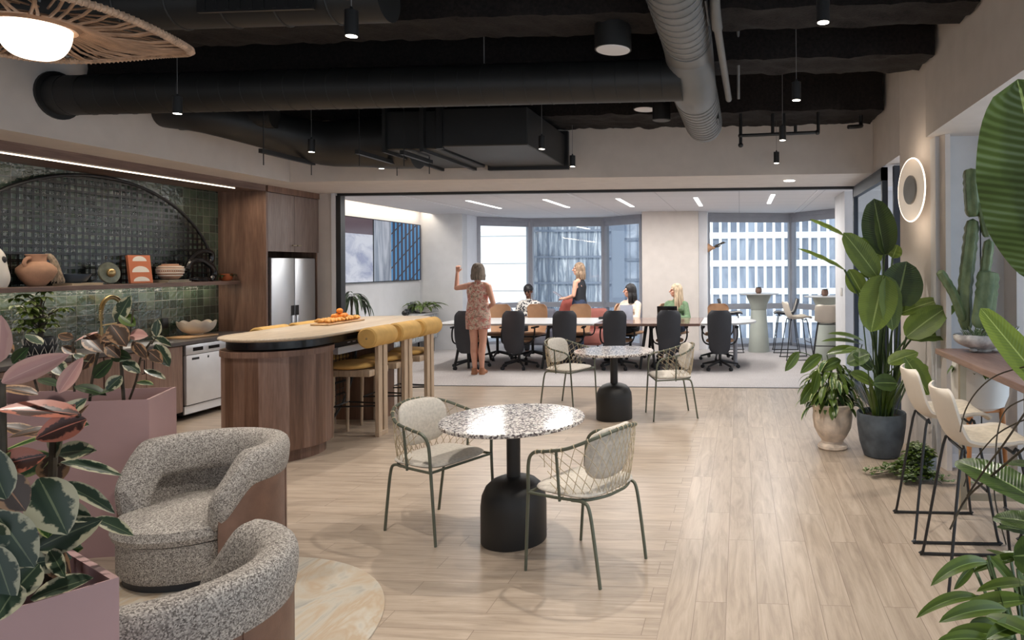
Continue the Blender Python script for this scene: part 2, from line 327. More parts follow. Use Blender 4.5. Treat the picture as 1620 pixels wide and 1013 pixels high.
# ---------------------------------------------------------------- mesh builder
def spline(pts, n=8, closed=False):
    P = [V(p) for p in pts]; out = []; m = len(P)
    rng = range(m if closed else m-1)
    for i in rng:
        if closed: a, b, c, d = P[(i-1) % m], P[i], P[(i+1) % m], P[(i+2) % m]
        else: a, b, c, d = P[max(i-1, 0)], P[i], P[i+1], P[min(i+2, m-1)]
        for k in range(n):
            t = k/n; out.append(.5*((2*b)+(c-a)*t+(2*a-5*b+4*c-d)*t*t+(3*b-a-3*c+d)*t**3))
    if not closed: out.append(P[-1].copy())
    return out
class MB:
    def __init__(s): s.v = []; s.f = []; s.uv = []; s.mi = []; s.cur = 0; s.X = None
    def add(s, vs, fs, uvs=None, X=None):
        b = len(s.v); X = X or s.X
        for p in vs: p = V(p); s.v.append(X @ p if X else p)
        for i, f in enumerate(fs):
            s.f.append([b+k for k in f]); s.mi.append(s.cur)
            s.uv.append(uvs[i] if uvs else None)
        return s
    def box(s, x0, x1, y0, y1, z0, z1, X=None):
        vs = [(x, y, z) for z in (z0, z1) for y in (y0, y1) for x in (x0, x1)]
        return s.add(vs, [(0, 2, 3, 1), (4, 5, 7, 6), (0, 1, 5, 4), (2, 6, 7, 3), (1, 3, 7, 5), (0, 4, 6, 2)], X=X)
    def rbox(s, x0, x1, y0, y1, z0, z1, r=.01, seg=2, X=None):
        bm = bmesh.new(); bmesh.ops.create_cube(bm, size=1)
        bmesh.ops.scale(bm, vec=(x1-x0, y1-y0, z1-z0), verts=bm.verts)
        r = min(r, .49*min(x1-x0, y1-y0, z1-z0))
        bmesh.ops.bevel(bm, geom=bm.edges[:], offset=r, segments=seg, affect='EDGES', profile=.5)
        c = V(((x0+x1)/2, (y0+y1)/2, (z0+z1)/2)); bm.verts.ensure_lookup_table()
        s.add([v.co+c for v in bm.verts], [[v.index for v in f.verts] for f in bm.faces], X=X); bm.free(); return s
    def tube(s, pts, r, seg=8, closed=False, cap=True, X=None, flat=1):
        P = [V(p) for p in pts]; n = len(P); R = r if isinstance(r, (list, tuple)) else [r]*n
        if len(R) != n: R = [R[min(len(R)-1, int(i*len(R)/n))] for i in range(n)]
        T = []
        for i in range(n):
            a = P[(i-1) % n] if closed or i > 0 else P[i]; b = P[(i+1) % n] if closed or i < n-1 else P[i]
            t = (b-a); T.append(t.normalized() if t.length > 1e-9 else V((0, 0, 1)))
        up = V((0, 0, 1)) if abs(T[0].z) < .9 else V((1, 0, 0)); N = (up-T[0]*up.dot(T[0])).normalized()
        vs = []
        for i in range(n):
            N = (N-T[i]*N.dot(T[i])); N = N.normalized() if N.length > 1e-6 else T[i].orthogonal().normalized(); B = T[i].cross(N)
            for k in range(seg):
                a = 2*PI*k/seg; vs.append(P[i]+(N*math.cos(a)*flat+B*math.sin(a))*R[i])
        fs = []
        for i in range(n if closed else n-1):
            for k in range(seg):
                j = (i+1) % n; fs.append((i*seg+k, i*seg+(k+1) % seg, j*seg+(k+1) % seg, j*seg+k))
        if cap and not closed: fs.append(tuple(range(seg-1, -1, -1))); fs.append(tuple((n-1)*seg+k for k in range(seg)))
        return s.add(vs, fs, X=X)
    def cyl(s, a, b, r0, r1=None, seg=16, X=None): return s.tube([a, b], [r0, r0 if r1 is None else r1], seg, X=X)
    def lathe(s, prof, seg=28, X=None, sx=1, sy=1, c=(0, 0, 0)):
        vs = []; fs = []; n = len(prof)
        for r, z in prof:
            for k in range(seg): a = 2*PI*k/seg; vs.append((c[0]+r*sx*math.cos(a), c[1]+r*sy*math.sin(a), c[2]+z))
        for i in range(n-1):
            for k in range(seg): fs.append((i*seg+k, i*seg+(k+1) % seg, (i+1)*seg+(k+1) % seg, (i+1)*seg+k))
        if prof[0][0] > 1e-5: fs.append(tuple(range(seg-1, -1, -1)))
        if prof[-1][0] > 1e-5: fs.append(tuple((n-1)*seg+k for k in range(seg)))
        return s.add(vs, fs, X=X)
    def prism(s, poly, z0, z1, X=None):
        n = len(poly); vs = [(x, y, z0) for x, y in poly]+[(x, y, z1) for x, y in poly]
        return s.add(vs, [tuple(range(n-1, -1, -1)), tuple(range(n, 2*n))]+[(i, (i+1) % n, n+(i+1) % n, n+i) for i in range(n)], X=X)
    def ball(s, c, r, seg=14, rings=9, X=None):
        if isinstance(r, (int, float)): r = (r, r, r)
        vs = [(c[0], c[1], c[2]-r[2])]; fs = []
        for i in range(1, rings):
            t = PI*i/rings
            for k in range(seg): a = 2*PI*k/seg; vs.append((c[0]+r[0]*math.sin(t)*math.cos(a), c[1]+r[1]*math.sin(t)*math.sin(a), c[2]-r[2]*math.cos(t)))
        vs.append((c[0], c[1], c[2]+r[2])); L = len(vs)-1
        for k in range(seg): fs.append((0, 1+(k+1) % seg, 1+k)); fs.append((L, L-seg+k, L-seg+(k+1) % seg))
        for i in range(rings-2):
            for k in range(seg): fs.append((1+i*seg+k, 1+i*seg+(k+1) % seg, 1+(i+1)*seg+(k+1) % seg, 1+(i+1)*seg+k))
        return s.add(vs, fs, X=X)
    def grid(s, nu, nv, fn, cu=False, cv=False, X=None, uv=False):
        vs = [fn(i/nu, j/nv) for j in range(nv if cv else nv+1) for i in range(nu if cu else nu+1)]
        w = nu if cu else nu+1; h = nv if cv else nv+1; fs = []; us = []
        for j in range(nv):
            for i in range(nu):
                fs.append((j*w+i, j*w+(i+1) % w, ((j+1) % h)*w+(i+1) % w, ((j+1) % h)*w+i))
                us.append([(i/nu, j/nv), ((i+1)/nu, j/nv), ((i+1)/nu, (j+1)/nv), (i/nu, (j+1)/nv)])
        return s.add(vs, fs, us if uv else None, X=X)
    def build(s, name, mat=None, parent=None, smooth=True, angle=38, mods=None, loc=None):
        me = bpy.data.meshes.new(name); me.from_pydata([tuple(p) for p in s.v], [], s.f); me.validate()
        for m in (mat if isinstance(mat, (list, tuple)) else [mat]): me.materials.append(M[m] if isinstance(m, str) else m)
        if len(me.polygons) == len(s.f):
            me.polygons.foreach_set('material_index', s.mi)
            if any(u for u in s.uv):
                ul = me.uv_layers.new(name='UVMap')
                for p, u in zip(me.polygons, s.uv):
                    if u:
                        for li, q in zip(p.loop_indices, u): ul.data[li].uv = q
        if smooth:
            me.polygons.foreach_set('use_smooth', [True]*len(me.polygons)); me.set_sharp_from_angle(angle=math.radians(angle))
        o = bpy.data.objects.new(name, me); COL.objects.link(o)
        if parent: o.parent = parent
        if loc: o.location = loc
        return o
def leaf(mb, base, direction, length, width, droop=.3, face=(0, 0, 1), shape=1.0, fold=.15, nu=4, nv=9, tip=1.0, wave=0, seed=0, ex=.75):
    """one blade: starts at base, heads along direction, bends down by droop; face is the way its upper side looks"""
    d = V(direction).normalized(); f = V(face); side = d.cross(f)
    if side.length < 1e-4: side = d.orthogonal()
    side.normalize(); pos = V(base); P = []; step = length/nv; dd = d.copy()
    for j in range(nv+1):
        P.append((pos.copy(), dd.copy())); dd = (dd+V((0, 0, -1))*droop/nv*1.6).normalized(); pos = pos+dd*step
    def fn(u, v):
        j = v*nv; i = min(int(j), nv-1); t = j-i; p = P[i][0].lerp(P[i+1][0], t); di = P[i][1]
        w = width*.5*(math.sin(PI*min(1, v**shape*.985+.012))**ex)*(1 if v < .999 else 0)
        n = side.cross(di).normalized(); x = (u-.5)*2
        wv = wave*math.sin(v*23+seed)*abs(x)
        return p+side*x*w+n*(abs(x)*fold*w*2+wv*w)
    mb.grid(nu, nv, fn, uv=True)

def label(o, lab, cat, group=None, kind=None):
    if lab: o['label'] = lab
    if cat: o['category'] = cat
    if group: o['group'] = group
    if kind: o['kind'] = kind
    return o
def thing(name, lab, cat, loc=(0, 0, 0), rz=0, group=None, kind=None):
    o = bpy.data.objects.new(name, None); COL.objects.link(o); o.empty_display_size = .1
    o.location = loc; o.rotation_euler = (0, 0, rz); return label(o, lab, cat, group, kind)
def struct(o, lab=None): o['kind'] = 'structure'; return o
def copy_tree(o, parent=None):
    c = o.copy(); COL.objects.link(c)
    if parent: c.parent = parent
    for ch in list(o.children): copy_tree(ch, c)
    return c
def dup(o, loc, rz=0, lab=None, group=None):
    c = copy_tree(o); c.location = loc; c.rotation_euler = (0, 0, rz)
    if lab: c['label'] = lab
    if group: c['group'] = group
    return c
def rotM(rx=0, ry=0, rz=0, loc=(0, 0, 0), s=1): return Matrix.Translation(loc) @ Euler((rx, ry, rz)).to_matrix().to_4x4() @ Matrix.Scale(s, 4)
# ================================================================ the setting
def sbox(name, mat, *b, mods=None):
    return struct(MB().box(*b).build(name, mat, smooth=False))
sbox('floor', 'oak_planks', -7.2, 2.5, -3.6, 9.25, -.1, 0)
sbox('floor.001', 'carpet', -7.2, 2.5, 9.27, 15.6, -.1, 0.0)
sbox('trim_1', 'black_metal', -5.6, 1.75, 9.235, 9.275, -.05, .004)
# dark exposed ceiling with sprayed beams running across the room
sbox('ceiling', 'ceiling_black', -7.2, 2.6, -3.6, 8.1, 3.75, 3.9)
def beam(y0, y1, zb, x0=-7.0, x1=1.5, seed=0):
    mb = MB(); nx = int((x1-x0)/.05); ny = max(4, int((y1-y0)/.06)); prof = []
    for z in (3.8, 3.68, 3.56, 3.44, zb+.06): prof.append((y0, z))
    for k in range(ny+1): prof.append((y0+(y1-y0)*k/ny, zb))
    for z in (zb+.06, 3.44, 3.56, 3.68, 3.8): prof.append((y1, z))
    def fn(u, v):
        k = v*(len(prof)-1); i = min(int(k), len(prof)-2); t = k-i
        y = prof[i][0]*(1-t)+prof[i+1][0]*t; z = prof[i][1]*(1-t)+prof[i+1][1]*t; x = x0+(x1-x0)*u
        n = noise.noise(V((x*7+seed, y*7, z*7)))*.03+noise.noise(V((x*23, y*23+seed, z*23)))*.014
        return (x, y+n, z+n)
    mb.grid(nx, len(prof)-1, fn); o = mb.build('ceiling.001', 'fireproofing'); struct(o)
for i, (a, b, zb) in enumerate(((1.3, 1.8, 3.27), (2.9, 3.5, 3.27), (4.35, 4.75, 3.29), (5.35, 5.8, 3.27), (7.2, 7.95, 3.27))): beam(a, b, zb, seed=i*9)
# bulkhead above the kitchen, header over the opening, bulkhead and column at the right
sbox('wall_left', 'white_wall', -6.95, -5.44, -3.6, 7.93, 2.70, 3.4)
sbox('wall_left_kitchen', 'green_tile', -6.75, -6.53, -3.6, 8.16, 0, 2.7)
sbox('wall_header', 'white_wall', -6.95, 2.5, 7.93, 9.29, 2.70, 3.75)
sbox('trim_2', 'black_metal', -5.62, 1.75, 9.20, 9.29, 2.665, 2.70)
sbox('trim_3', 'black_metal', -5.63, -5.56, 9.18, 9.29, 0, 2.665)
sbox('trim_4', 'ceiling_white', -5.69, -5.63, 9.17, 9.29, 0, 2.70)
sbox('wall_pier', 'white_wall', -6.95, -5.69, 9.22, 9.4, 0, 2.70)
sbox('wall_right', 'white_wall', 1.53, 2.5, -3.6, 5.72, 2.70, 3.75)
sbox('wall_right_far', 'white_wall', 1.53, 2.5, 6.4, 7.93, 2.70, 3.75)
struct(MB().prism([(1.650, 5.60), (1.69, 5.60), (1.69, 6.5), (1.5, 6.5)], 0, 3.75).build('column', 'white_wall', smooth=False))
o = bpy.data.objects['column']; o.name = 'wall_column'
sbox('wall_return', 'wall_grey', 1.95, 2.5, 5.70, 5.85, 0, 2.70); 
struct(MB().box(1.64, 2.5, 5.69, 5.73, 0, .11).build('baseboard_right', 'ceiling_white', smooth=False))
sbox('wall_return_low', 'wall_grey', 1.60, 1.96, 5.70, 5.85, 0, 2.70)
# window wall at the right (runs on behind the camera)
wf = MB()
for y in (5.62, 4.2, 2.7, 1.2, -.3, -1.8, -3.3): wf.box(2.28, 2.36, y-.05, y+.05, 0, 2.7)
for z in (0.03, .82, 2.62): wf.box(2.29, 2.35, -3.5, 5.62, z-.04, z+.04)
struct(wf.build('window_1', 'frame_grey', smooth=False))
sbox('window_2', 'window_glass', 2.315, 2.32, -3.5, 5.62, .0, 2.66)
sbox('trim_5', 'white_wall', 2.14, 2.30, 5.45, 5.70, 0, 2.70)
bw = MB()
bw.box(-6.95, 2.5, -3.7, -3.6, 2.6, 3.75).box(-6.95, 2.5, -3.7, -3.6, 0, .3)
for x in (-6.9, -4.6, -2.2, .2, 2.4): bw.box(x-.15, x+.15, -3.7, -3.6, .3, 2.6)
struct(bw.build('wall_back', 'white_wall', smooth=False))
# ---------------------------------------------------------------- far room
sbox('ceiling.010', 'acoustic_tile', -6.15, 2.5, 9.29, 15.4, 2.72, 2.84)
sbox('ceiling.011', 'ceiling_white', -6.95, -6.15, 9.29, 13.3, 2.86, 2.95)
sbox('wall_screen_side', 'wall_grey', -6.95, -6.40, 9.29, 13.3, 0, 2.95)
sbox('wall_far_left', 'wall_grey', -6.95, -5.53, 13.3, 13.55, 0, 2.84)
sbox('wall_far_left_return', 'ceiling_white', -5.75, -5.53, 13.55, 14.15, 0, 2.84)
sbox('wall_far_column', 'white_wall', -1.91, -.80, 13.3, 14.0, 0, 2.84)
sbox('wall_far_column_side', 'ceiling_white', -.80, -.63, 13.45, 14.0, 0, 2.84)
sbox('wall_far_right', 'wall_grey', 1.52, 2.6, 10.0, 11.0, 0, 2.84)
sbox('wall_far_right_edge', 'wall_grey', 1.9, 2.6, 11.0, 13.3, 0, 2.84)
def glazing(n, pts, mid=.83, top=2.58):
    fr = MB(); gl = MB()
    for i, (a, b) in enumerate(zip(pts, pts[1:])):
        A = V((a[0], a[1], 0)); B = V((b[0], b[1], 0)); d = (B-A); L = d.length; ang = math.atan2(d.y, d.x)
        X = Matrix.Translation(A) @ Matrix.Rotation(ang, 4, 'Z')
        fr.box(0, .07, -.06, .06, 0, 2.72, X=X); fr.box(L-.07, L, -.06, .06, 0, 2.72, X=X)
        fr.box(0, L, -.06, .06, 0, .06, X=X); fr.box(0, L, -.07, .07, top+.06, 2.72, X=X); fr.box(0, L, -.045, .045, mid-.07, mid+.04, X=X)
        gl.box(.05, L-.05, -.006, .006, .06, top+.06, X=X)
        fr.box(.06, L-.06, -.05, -.03, top-.05, top+.08, X=X)
    struct(fr.build('window_%d' % n, 'frame_grey', smooth=False)); struct(gl.build('window_%d' % (n+1), 'window_glass', smooth=False))
glazing(3, [(-5.56, 14.12), (-4.63, 14.86), (-2.95, 14.84), (-1.98, 13.99)])
glazing(5, [(-.68, 13.83), (1.08, 14.24), (1.95, 13.0)])
# cove of light above the screens
o = MB().box(-6.17, -6.15, 9.4, 13.2, 2.76, 2.84).build('cove_light', 'led_strip', smooth=False); label(o, 'hidden light strip glowing in the ceiling cove above the wall screens', 'light')
light('cove_wash', 'AREA', (-6.25, 11.3, 2.82), 22, (1, .9, .75), .08, 3.8, rot=(0, math.radians(-25), 0))
t = thing('light_switch', 'pair of white wall switches on the grey wall end behind the tall plant', 'switch', (1.515, 10.35, 1.25))
MB().rbox(-.006, .003, -.09, -.01, -.06, .06, .002).build('switch_plate', 'white_plastic', t); MB().rbox(-.006, .003, .03, .11, -.06, .06, .002).build('switch_plate', 'white_plastic', t)
# folding glass partition stacked at the right end of the opening
pt = thing('door_1', None, None, (0, 0, 0)); pt['kind'] = 'structure'
m = MB()
m.box(1.50, 1.56, 7.30, 7.36, 0, 2.68).box(1.50, 1.56, 9.10, 9.16, 0, 2.68).box(1.50, 1.56, 7.30, 9.16, 0, .12).box(1.50, 1.56, 7.30, 9.16, 2.54, 2.68)
m.box(1.60, 1.68, 7.18, 7.26, 0, 2.68).box(1.72, 1.80, 7.18, 7.26, 0, 2.68)
m.build('door_frame', 'dark_frame', pt, smooth=False)
MB().box(1.527, 1.533, 7.36, 9.10, .12, 2.54).build('door_glass', 'window_glass', pt, smooth=False)
# wood soffit and light over the kitchen
sbox('trim_7', 'walnut_y', -6.53, -5.9, -3.6, 8.14, 2.62, 2.70)
o = MB().box(-6.012, -6.0, .5, 7.75, 2.611, 2.622).build('cove_light', 'led_strip', smooth=False); label(o, 'long warm light strip set in the wooden soffit above the kitchen tiles', 'light')
light('kitchen_cove', 'AREA', (-6.0, 5.4, 2.60), 34, (1, .84, .66), .03, 5.0, rot=(0, math.radians(-12), 0))
o = label(MB().box(-6.515, -6.50, 3.6, 8.1, 1.452, 1.46).build('shelf_light', 'led_strip', smooth=False), 'thin warm light strip under the long wooden kitchen shelf', 'light')
light('shelf_wash', 'AREA', (-6.45, 5.9, 1.44), 7, (1, .84, .66), .03, 4.2)

# ================================================================ buildings outside the windows
def tower(name, lab, Y, x0, x1, z0, z1, fz, cw, ww, wh, wz, matf, matg, nmax=96, xr=None, zr=None, depth=12):
    """facade with real recessed windows: frame mesh, the windows in view as parts, the others as one part"""
    t = thing(name, lab, 'building', ((x0+x1)/2, Y, z0)); ox, oy, oz = (x0+x1)/2, Y, z0
    f = MB(); rest = MB(); nx = int((x1-x0)/cw); nz = int((z1-z0)/fz); cnt = 0
    f.box(x0-ox, x1-ox, .5, depth, 0, z1-oz)
    for i in range(nx+1): x = x0+i*cw; f.box(x-ox-(cw-ww)/2, x-ox+(cw-ww)/2, 0, .5, 0, z1-oz)
    for j in range(nz+1): z = z0+j*fz+wz+wh; f.box(x0-ox, x1-ox, .05, .5, z-oz, z-oz+fz-wh)
    f.build('facade', matf, t, smooth=False)
    for j in range(nz):
        for i in range(nx):
            xa = x0+i*cw+(cw-ww)/2; za = z0+j*fz+wz
            inview = xr and xr[0] <= xa <= xr[1] and zr[0] <= za <= zr[1] and cnt < nmax
            m = MB() if inview else rest
            m.box(xa-ox, xa+ww-ox, .35, .42, za-oz, za+wh-oz)
            if inview: m.build('window', matg, t, smooth=False); cnt += 1
    r = rest.build('windows', matg, t, smooth=False); r['kind'] = 'stuff'
    return t
def facade_glass(name, c0, c1, c2, st, sc=1.0, dist=2.0, rough=.25):
    s = NT(name); n = s.noise(s.coords(st), sc, 4, .6, dist); s.P(Base_Color=s.ramp(n, [(.32, c0), (.5, c1), (.68, c2)]), Roughness=rough)
facade_glass('tower_glass', rgb(96, 104, 118), rgb(130, 138, 152), rgb(172, 180, 192), (1, 1, .35), .22, 1)
facade_glass('painted_ripple_glass', rgb(112, 122, 136), rgb(164, 172, 182), rgb(234, 236, 238), (1.6, 1, .16), .7, 2.5)  # pale streaks paint rippling reflections into the glass colour
facade_glass('pale_glass', rgb(156, 166, 182), rgb(190, 198, 210), rgb(226, 230, 236), (.4, 1, .6), .3, 1)
plain('facade_white', rgb(246, 246, 244), .7, var=.01)
plain('facade_cream', rgb(238, 234, 226), .7, var=.02)
plain('facade_blue', rgb(134, 142, 156), .5, var=.05)
tower('office_tower', 'white office tower with a grid of tall windows seen through the right-hand windows', 94, -7.5, 46, -36.6, 37.6, 3.85, 1.22, .84, 3.0, .42, 'facade_white', 'tower_glass', 96, (-4.9, 15.5), (-9, 7))
tower('office_tower', 'blue glass tower with rippling reflections seen behind the standing woman', 100, -48, -19, -36, 60, 3.9, 1.5, 1.42, 3.6, .2, 'facade_blue', 'painted_ripple_glass', 60, (-33, -20), (-8, 6.5))
tower('office_tower', 'pale blue gridded glass tower seen between the bay mullion and the column', 130, -30, -12, -40, 70, 3.9, 1.5, 1.38, 3.4, .2, 'facade_blue', 'pale_glass', 60, (-26, -16), (-8, 12))
t = thing('office_building', 'blank cream stone building filling the left pane of the bay window', 'building', (-42.6, 78, -30))
m = MB()
for j in range(30):
    for i in range(5): m.box(-22+i*8+.03, -22+(i+1)*8-.03, 0, 1.5, j*3.2+.03, (j+1)*3.2-.03)
m.build('stone_panels', 'facade_cream', t, smooth=False)
MB().box(-21.9, 17.95, .1, 1.4, 0, 95.9).build('joints', 'facade_blue', t, smooth=False)
# ================================================================ things under the ceiling
def duct_mb(mb, pts, r, rib=.14, seg=28, rr=.006):
    mb.tube(pts, r, seg)
    P = [V(p) for p in pts]
    for a, b in zip(P, P[1:]):
        L = (b-a).length; n = int(L/rib); d = (b-a).normalized()
        for k in range(1, n+1):
            c = a+d*(k*rib-.05); q = []
            n1 = d.orthogonal().normalized(); n2 = d.cross(n1)
            for j in range(seg): 
                an = 2*PI*j/seg; q.append(c+(n1*math.cos(an)+n2*math.sin(an))*(r+.001)+d*(rib*j/seg*.0))
            mb.tube(q, rr, 5, closed=True)
DR = .0035
t = thing('ventilation_duct', 'long black round air duct crossing the whole room below the ceiling', 'duct', (-5.44, 5.1, 3.05))
m = MB(); duct_mb(m, [(0, 0, 0), (5.02, 0, 0)], .155, .17, rr=.003); m.build('duct_pipe', 'black_paint', t)
MB().lathe([(.155, 0), (.19, 0), (.19, .02), (.155, .02)], 28, X=rotM(0, PI/2, 0, (0.0, 0, 0))).build('wall_collar', 'black_paint', t)
MB().tube([(3.5, 0, .155), (3.5, 0, .72)], .004, 6).build('hanger_wire', 'pipe_grey', t)
t = thing('spiral_duct', 'grey spiral air duct running away from the camera near the ceiling centre', 'duct', (-.36, 1.0, 3.25))
m = MB(); duct_mb(m, [(-.02, 0, 0), (0, 3.75, 0)], .17, .11); m.build('duct_pipe', 'duct_grey', t)
m = MB(); m.tube(spline([(0, 3.74, 0), (0, 3.95, -.02), (.005, 4.05, -.1), (.01, 4.2, -.19), (.01, 4.45, -.2)], 4), .178, 28); m.build('elbow', 'duct_grey', t)
m = MB(); duct_mb(m, [(.01, 4.45, -.2), (.02, 5.75, -.2)], .175, .11); m.build('duct_pipe', 'duct_grey', t)
m = MB(); m.box(.17, .18, 2.9, 3.3, -.08, .02).box(.17, .185, 5.0, 5.3, -.3, -.2); m.build('seam_plate', 'black_metal', t, smooth=False)
t = thing('air_duct', 'dark round duct with a square grille at the top edge of the picture', 'duct', (-5.44, 3.6, 3.13))
m = MB(); duct_mb(m, [(0, 0, 0), (3.54, 0, 0)], .13, .3); m.build('duct_pipe', 'duct_grey' if False else 'black_paint', t)
m = MB(); m.box(2.55, 3.2, -.14, -.12, -.1, .08)
for k in range(9): m.box(2.58+k*.066, 2.6+k*.066, -.145, -.135, -.09, .07)
m.build('grille', 'black_metal', t, smooth=False)
# big black box duct with its flexible run from the left wall
t = thing('box_duct', 'large black rectangular duct running into the header wall', 'duct', (-2.47, 6.45, 2.83))
m = MB(); m.rbox(-.44, .44, 0, 1.48, 0, .37, .008, 1); m.build('duct_box', 'black_paint', t, smooth=False)
MB().box(-.48, .48, 1.40, 1.46, -.035, .41).build('flange', 'black_metal', t, smooth=False); MB().box(-.46, -.40, -.02, .04, -.02, .39).build('flange', 'black_metal', t, smooth=False)
m = MB(); m.rbox(-.98, -.47, .02, 1.3, -.02, .36, .01, 1).box(-1.0, -.97, -.02, 1.32, -.05, .39).box(-.62, -.58, -.03, 1.32, -.05, .4); m.build('duct_section', 'black_paint', t, smooth=False)
path = spline([(-2.97, -.35, .30), (-2.6, -.3, .28), (-2.25, .1, .22), (-1.9, .45, .14), (-1.5, .55, .16), (-1.2, .6, .17), (-.95, .62, .17)], 4)
rad = [.13+.16*min(1, i/(len(path)-1)*1.25) for i in range(len(path))]
m = MB(); m.tube(path, rad, 22); m.build('flexible_duct', 'black_paint', t)
for (x, y0, y1) in ((-2.0, -.35, .45), (-1.15, -.2, .6), (-.75, -.12, .5)):
    rl = MB().box(x-.02, x+.02, y0, y1, -.09, -.05).build('support_rail', 'black_metal', t, smooth=False)
    for y in (y0+.04, y1-.04): MB().tube([(x, y, -.2), (x, y, .5)], .005, 6).build('threaded_rod', 'black_metal', rl)
t = thing('fabric_duct', 'short dark round duct stub on the white wall above the cabinets', 'duct', (-5.44, 6.3, 3.12))
MB().tube([(0, 0, 0), (.9, .1, .02)], .11, 20).build('duct_pipe', 'black_paint', t)
# cylinder pendants
def pendant(loc, lab, r=.032, h=.125, top=3.76):
    t = thing('pendant_light', lab, 'lamp', loc, 0, 'black cylinder pendant lights')
    MB().lathe([(r*.8, .001), (r*.8, 0), (r, 0), (r, h), (r*.3, h+.004), (r*.2, h+.02)], 20).build('lamp_body', 'black_metal', t)
    MB().lathe([(0.0, .002), (r*.84, .002), (r*.84, -.001), (0, -.001)], 16).build('bulb', 'lamp_spot', t)
    MB().tube([(0, 0, h), (0, 0, top-loc[2])], .0022, 5).build('cable', 'pipe_grey', t)
    return t
PEND = [((-1.9, 3.24, 2.8), 'large black cylinder pendant nearest the camera, left of the ceiling centre'),
        ((-4.12, 4.75, 2.8), 'black cylinder pendant hanging in front of the long black duct near the rattan lamp'),
        ((-4.2, 6.45, 2.8), 'black cylinder pendant hanging before the flexible duct above the kitchen island'),
        ((-4.12, 7.62, 2.8), 'small black pendant under the black duct, at the left of the header wall'),
        ((-1.91, 6.52, 2.8), 'black cylinder pendant hanging in front of the rectangular duct'),
        ((-1.9, 8.05-.35, 2.8), 'small black pendant just right of the rectangular duct'),
        ((.4, 3.25, 2.8), 'large black cylinder pendant near the top right of the ceiling'),
        ((.4, 4.77, 2.8), 'black cylinder pendant in front of the sprinkler pipes, second from the camera on the right'),
        ((.4, 6.29, 2.8), 'black cylinder pendant overlapping the horizontal black sprinkler pipe'),
        ((.42, 7.7, 2.8), 'small farthest black pendant on the right, against the header wall')]
for p, lab in PEND: pendant(p, lab)
light('can_beam', 'SPOT', (-.85, 4.6, 3.10), 170, (1, .92, .83), .03, spot=math.radians(110), blend=.5)
for x, y in [(p[0][0], p[0][1]) for p in PEND]+[(-1.9, 1.6), (.4, 1.6), (-4.1, 3.2)]:
    light('pendant_beam', 'SPOT', (x, y, 2.78), 96, (1, .92, .83), .015, spot=math.radians(100), blend=.55)
# round can lights
for (x, y, zb, r, h, lab) in ((-.85, 4.6, 3.13, .125, .3, 'big black can light with a pale round lens beside the grey spiral duct'),
                              (-.72, 6.35, 3.02, .085, .25, 'black can light hanging under the ceiling near the end of the spiral duct'),
                              (-.95, 6.9, 3.25, .12, .1, 'flat round ceiling light above the black can light'),
                              (-4.1, 5.6, 3.35, .15, .2, 'round ceiling speaker above the long black duct at the left')):
    t = thing('can_light', lab, 'lamp', (x, y, zb)); MB().lathe([(r*.95, 0), (r, 0), (r, h), (0, h)], 28).tube([(0, 0, h), (0, 0, 3.76-zb)], .02, 8).build('lamp_body', 'black_paint', t)
    MB().lathe([(0, -.006), (r*.9, -.004), (r*.95, .004), (0, .004)], 28).build('lens', 'ceiling_white' if 'under' not in lab else 'black_metal', t)
# pipes
t = thing('water_pipe', 'pale grey pipe with elbows beside the spiral duct', 'pipe', (0, 0, 0))
m = MB(); m.tube([(-.02, 3.6, 3.55), (-.02, 3.9, 3.38)], .028, 12).tube(spline([(-.02, 3.9, 3.38), (-.04, 4.0, 3.33), (-.12, 4.0, 3.31)], 4), .034, 12).tube(spline([(-.12, 4.0, 3.31), (-.14, 4.1, 3.25), (-.13, 4.3, 3.15)], 4), .034, 12)
m.tube([(-.13, 4.3, 3.16), (-.08, 5.6, 3.02)], .026, 12).tube([(.0, 5.6, 3.02), (.0, 5.3, 3.6)], .012, 8); m.build('pipe_run', 'pipe_grey', t)
t = thing('sprinkler_pipe', 'black sprinkler pipes with elbows hanging in front of the header wall', 'pipe', (0, 0, 0))
m = MB(); y = 7.3
for pts in ([(0.02, y, 3.3), (0.02, y, 2.98), (0.02, y, 2.93)], [(0.02, y, 3.04), (.82, y, 3.06), (.84, y, 3.08), (.84, y, 3.6)], [(.48, y, 3.06), (.48, y, 3.6)], [(.36, y, 3.6), (.36, y, 3.05)], [(.60, y, 3.05), (.60, y, 3.14)]):
    m.tube(pts, .018, 10)
for (x, z) in ((0.02, 3.04), (.83, 3.06), (.48, 3.06), (.02, 2.94)): m.ball((x, y, z), .028, 10, 6)
m.build('pipe_run', 'black_metal', t)
t = thing('sprinkler_pipe', 'short bent black pipe poking down at the right end of the header wall', 'pipe', (0, 0, 0))
MB().tube(spline([(1.32, 7.5, 3.3), (1.32, 7.5, 3.18), (1.30, 7.42, 3.14), (1.16, 7.35, 3.12)], 4), .022, 10).build('pipe_run', 'black_metal', t)
label(MB().lathe([(0, 0), (.06, 0), (.066, -.004), (.07, .0)], 20).build('recessed_light', 'lamp_white', loc=(.62, 8.5, 2.697)), 'small round recessed light in the white soffit near the right end', 'light')
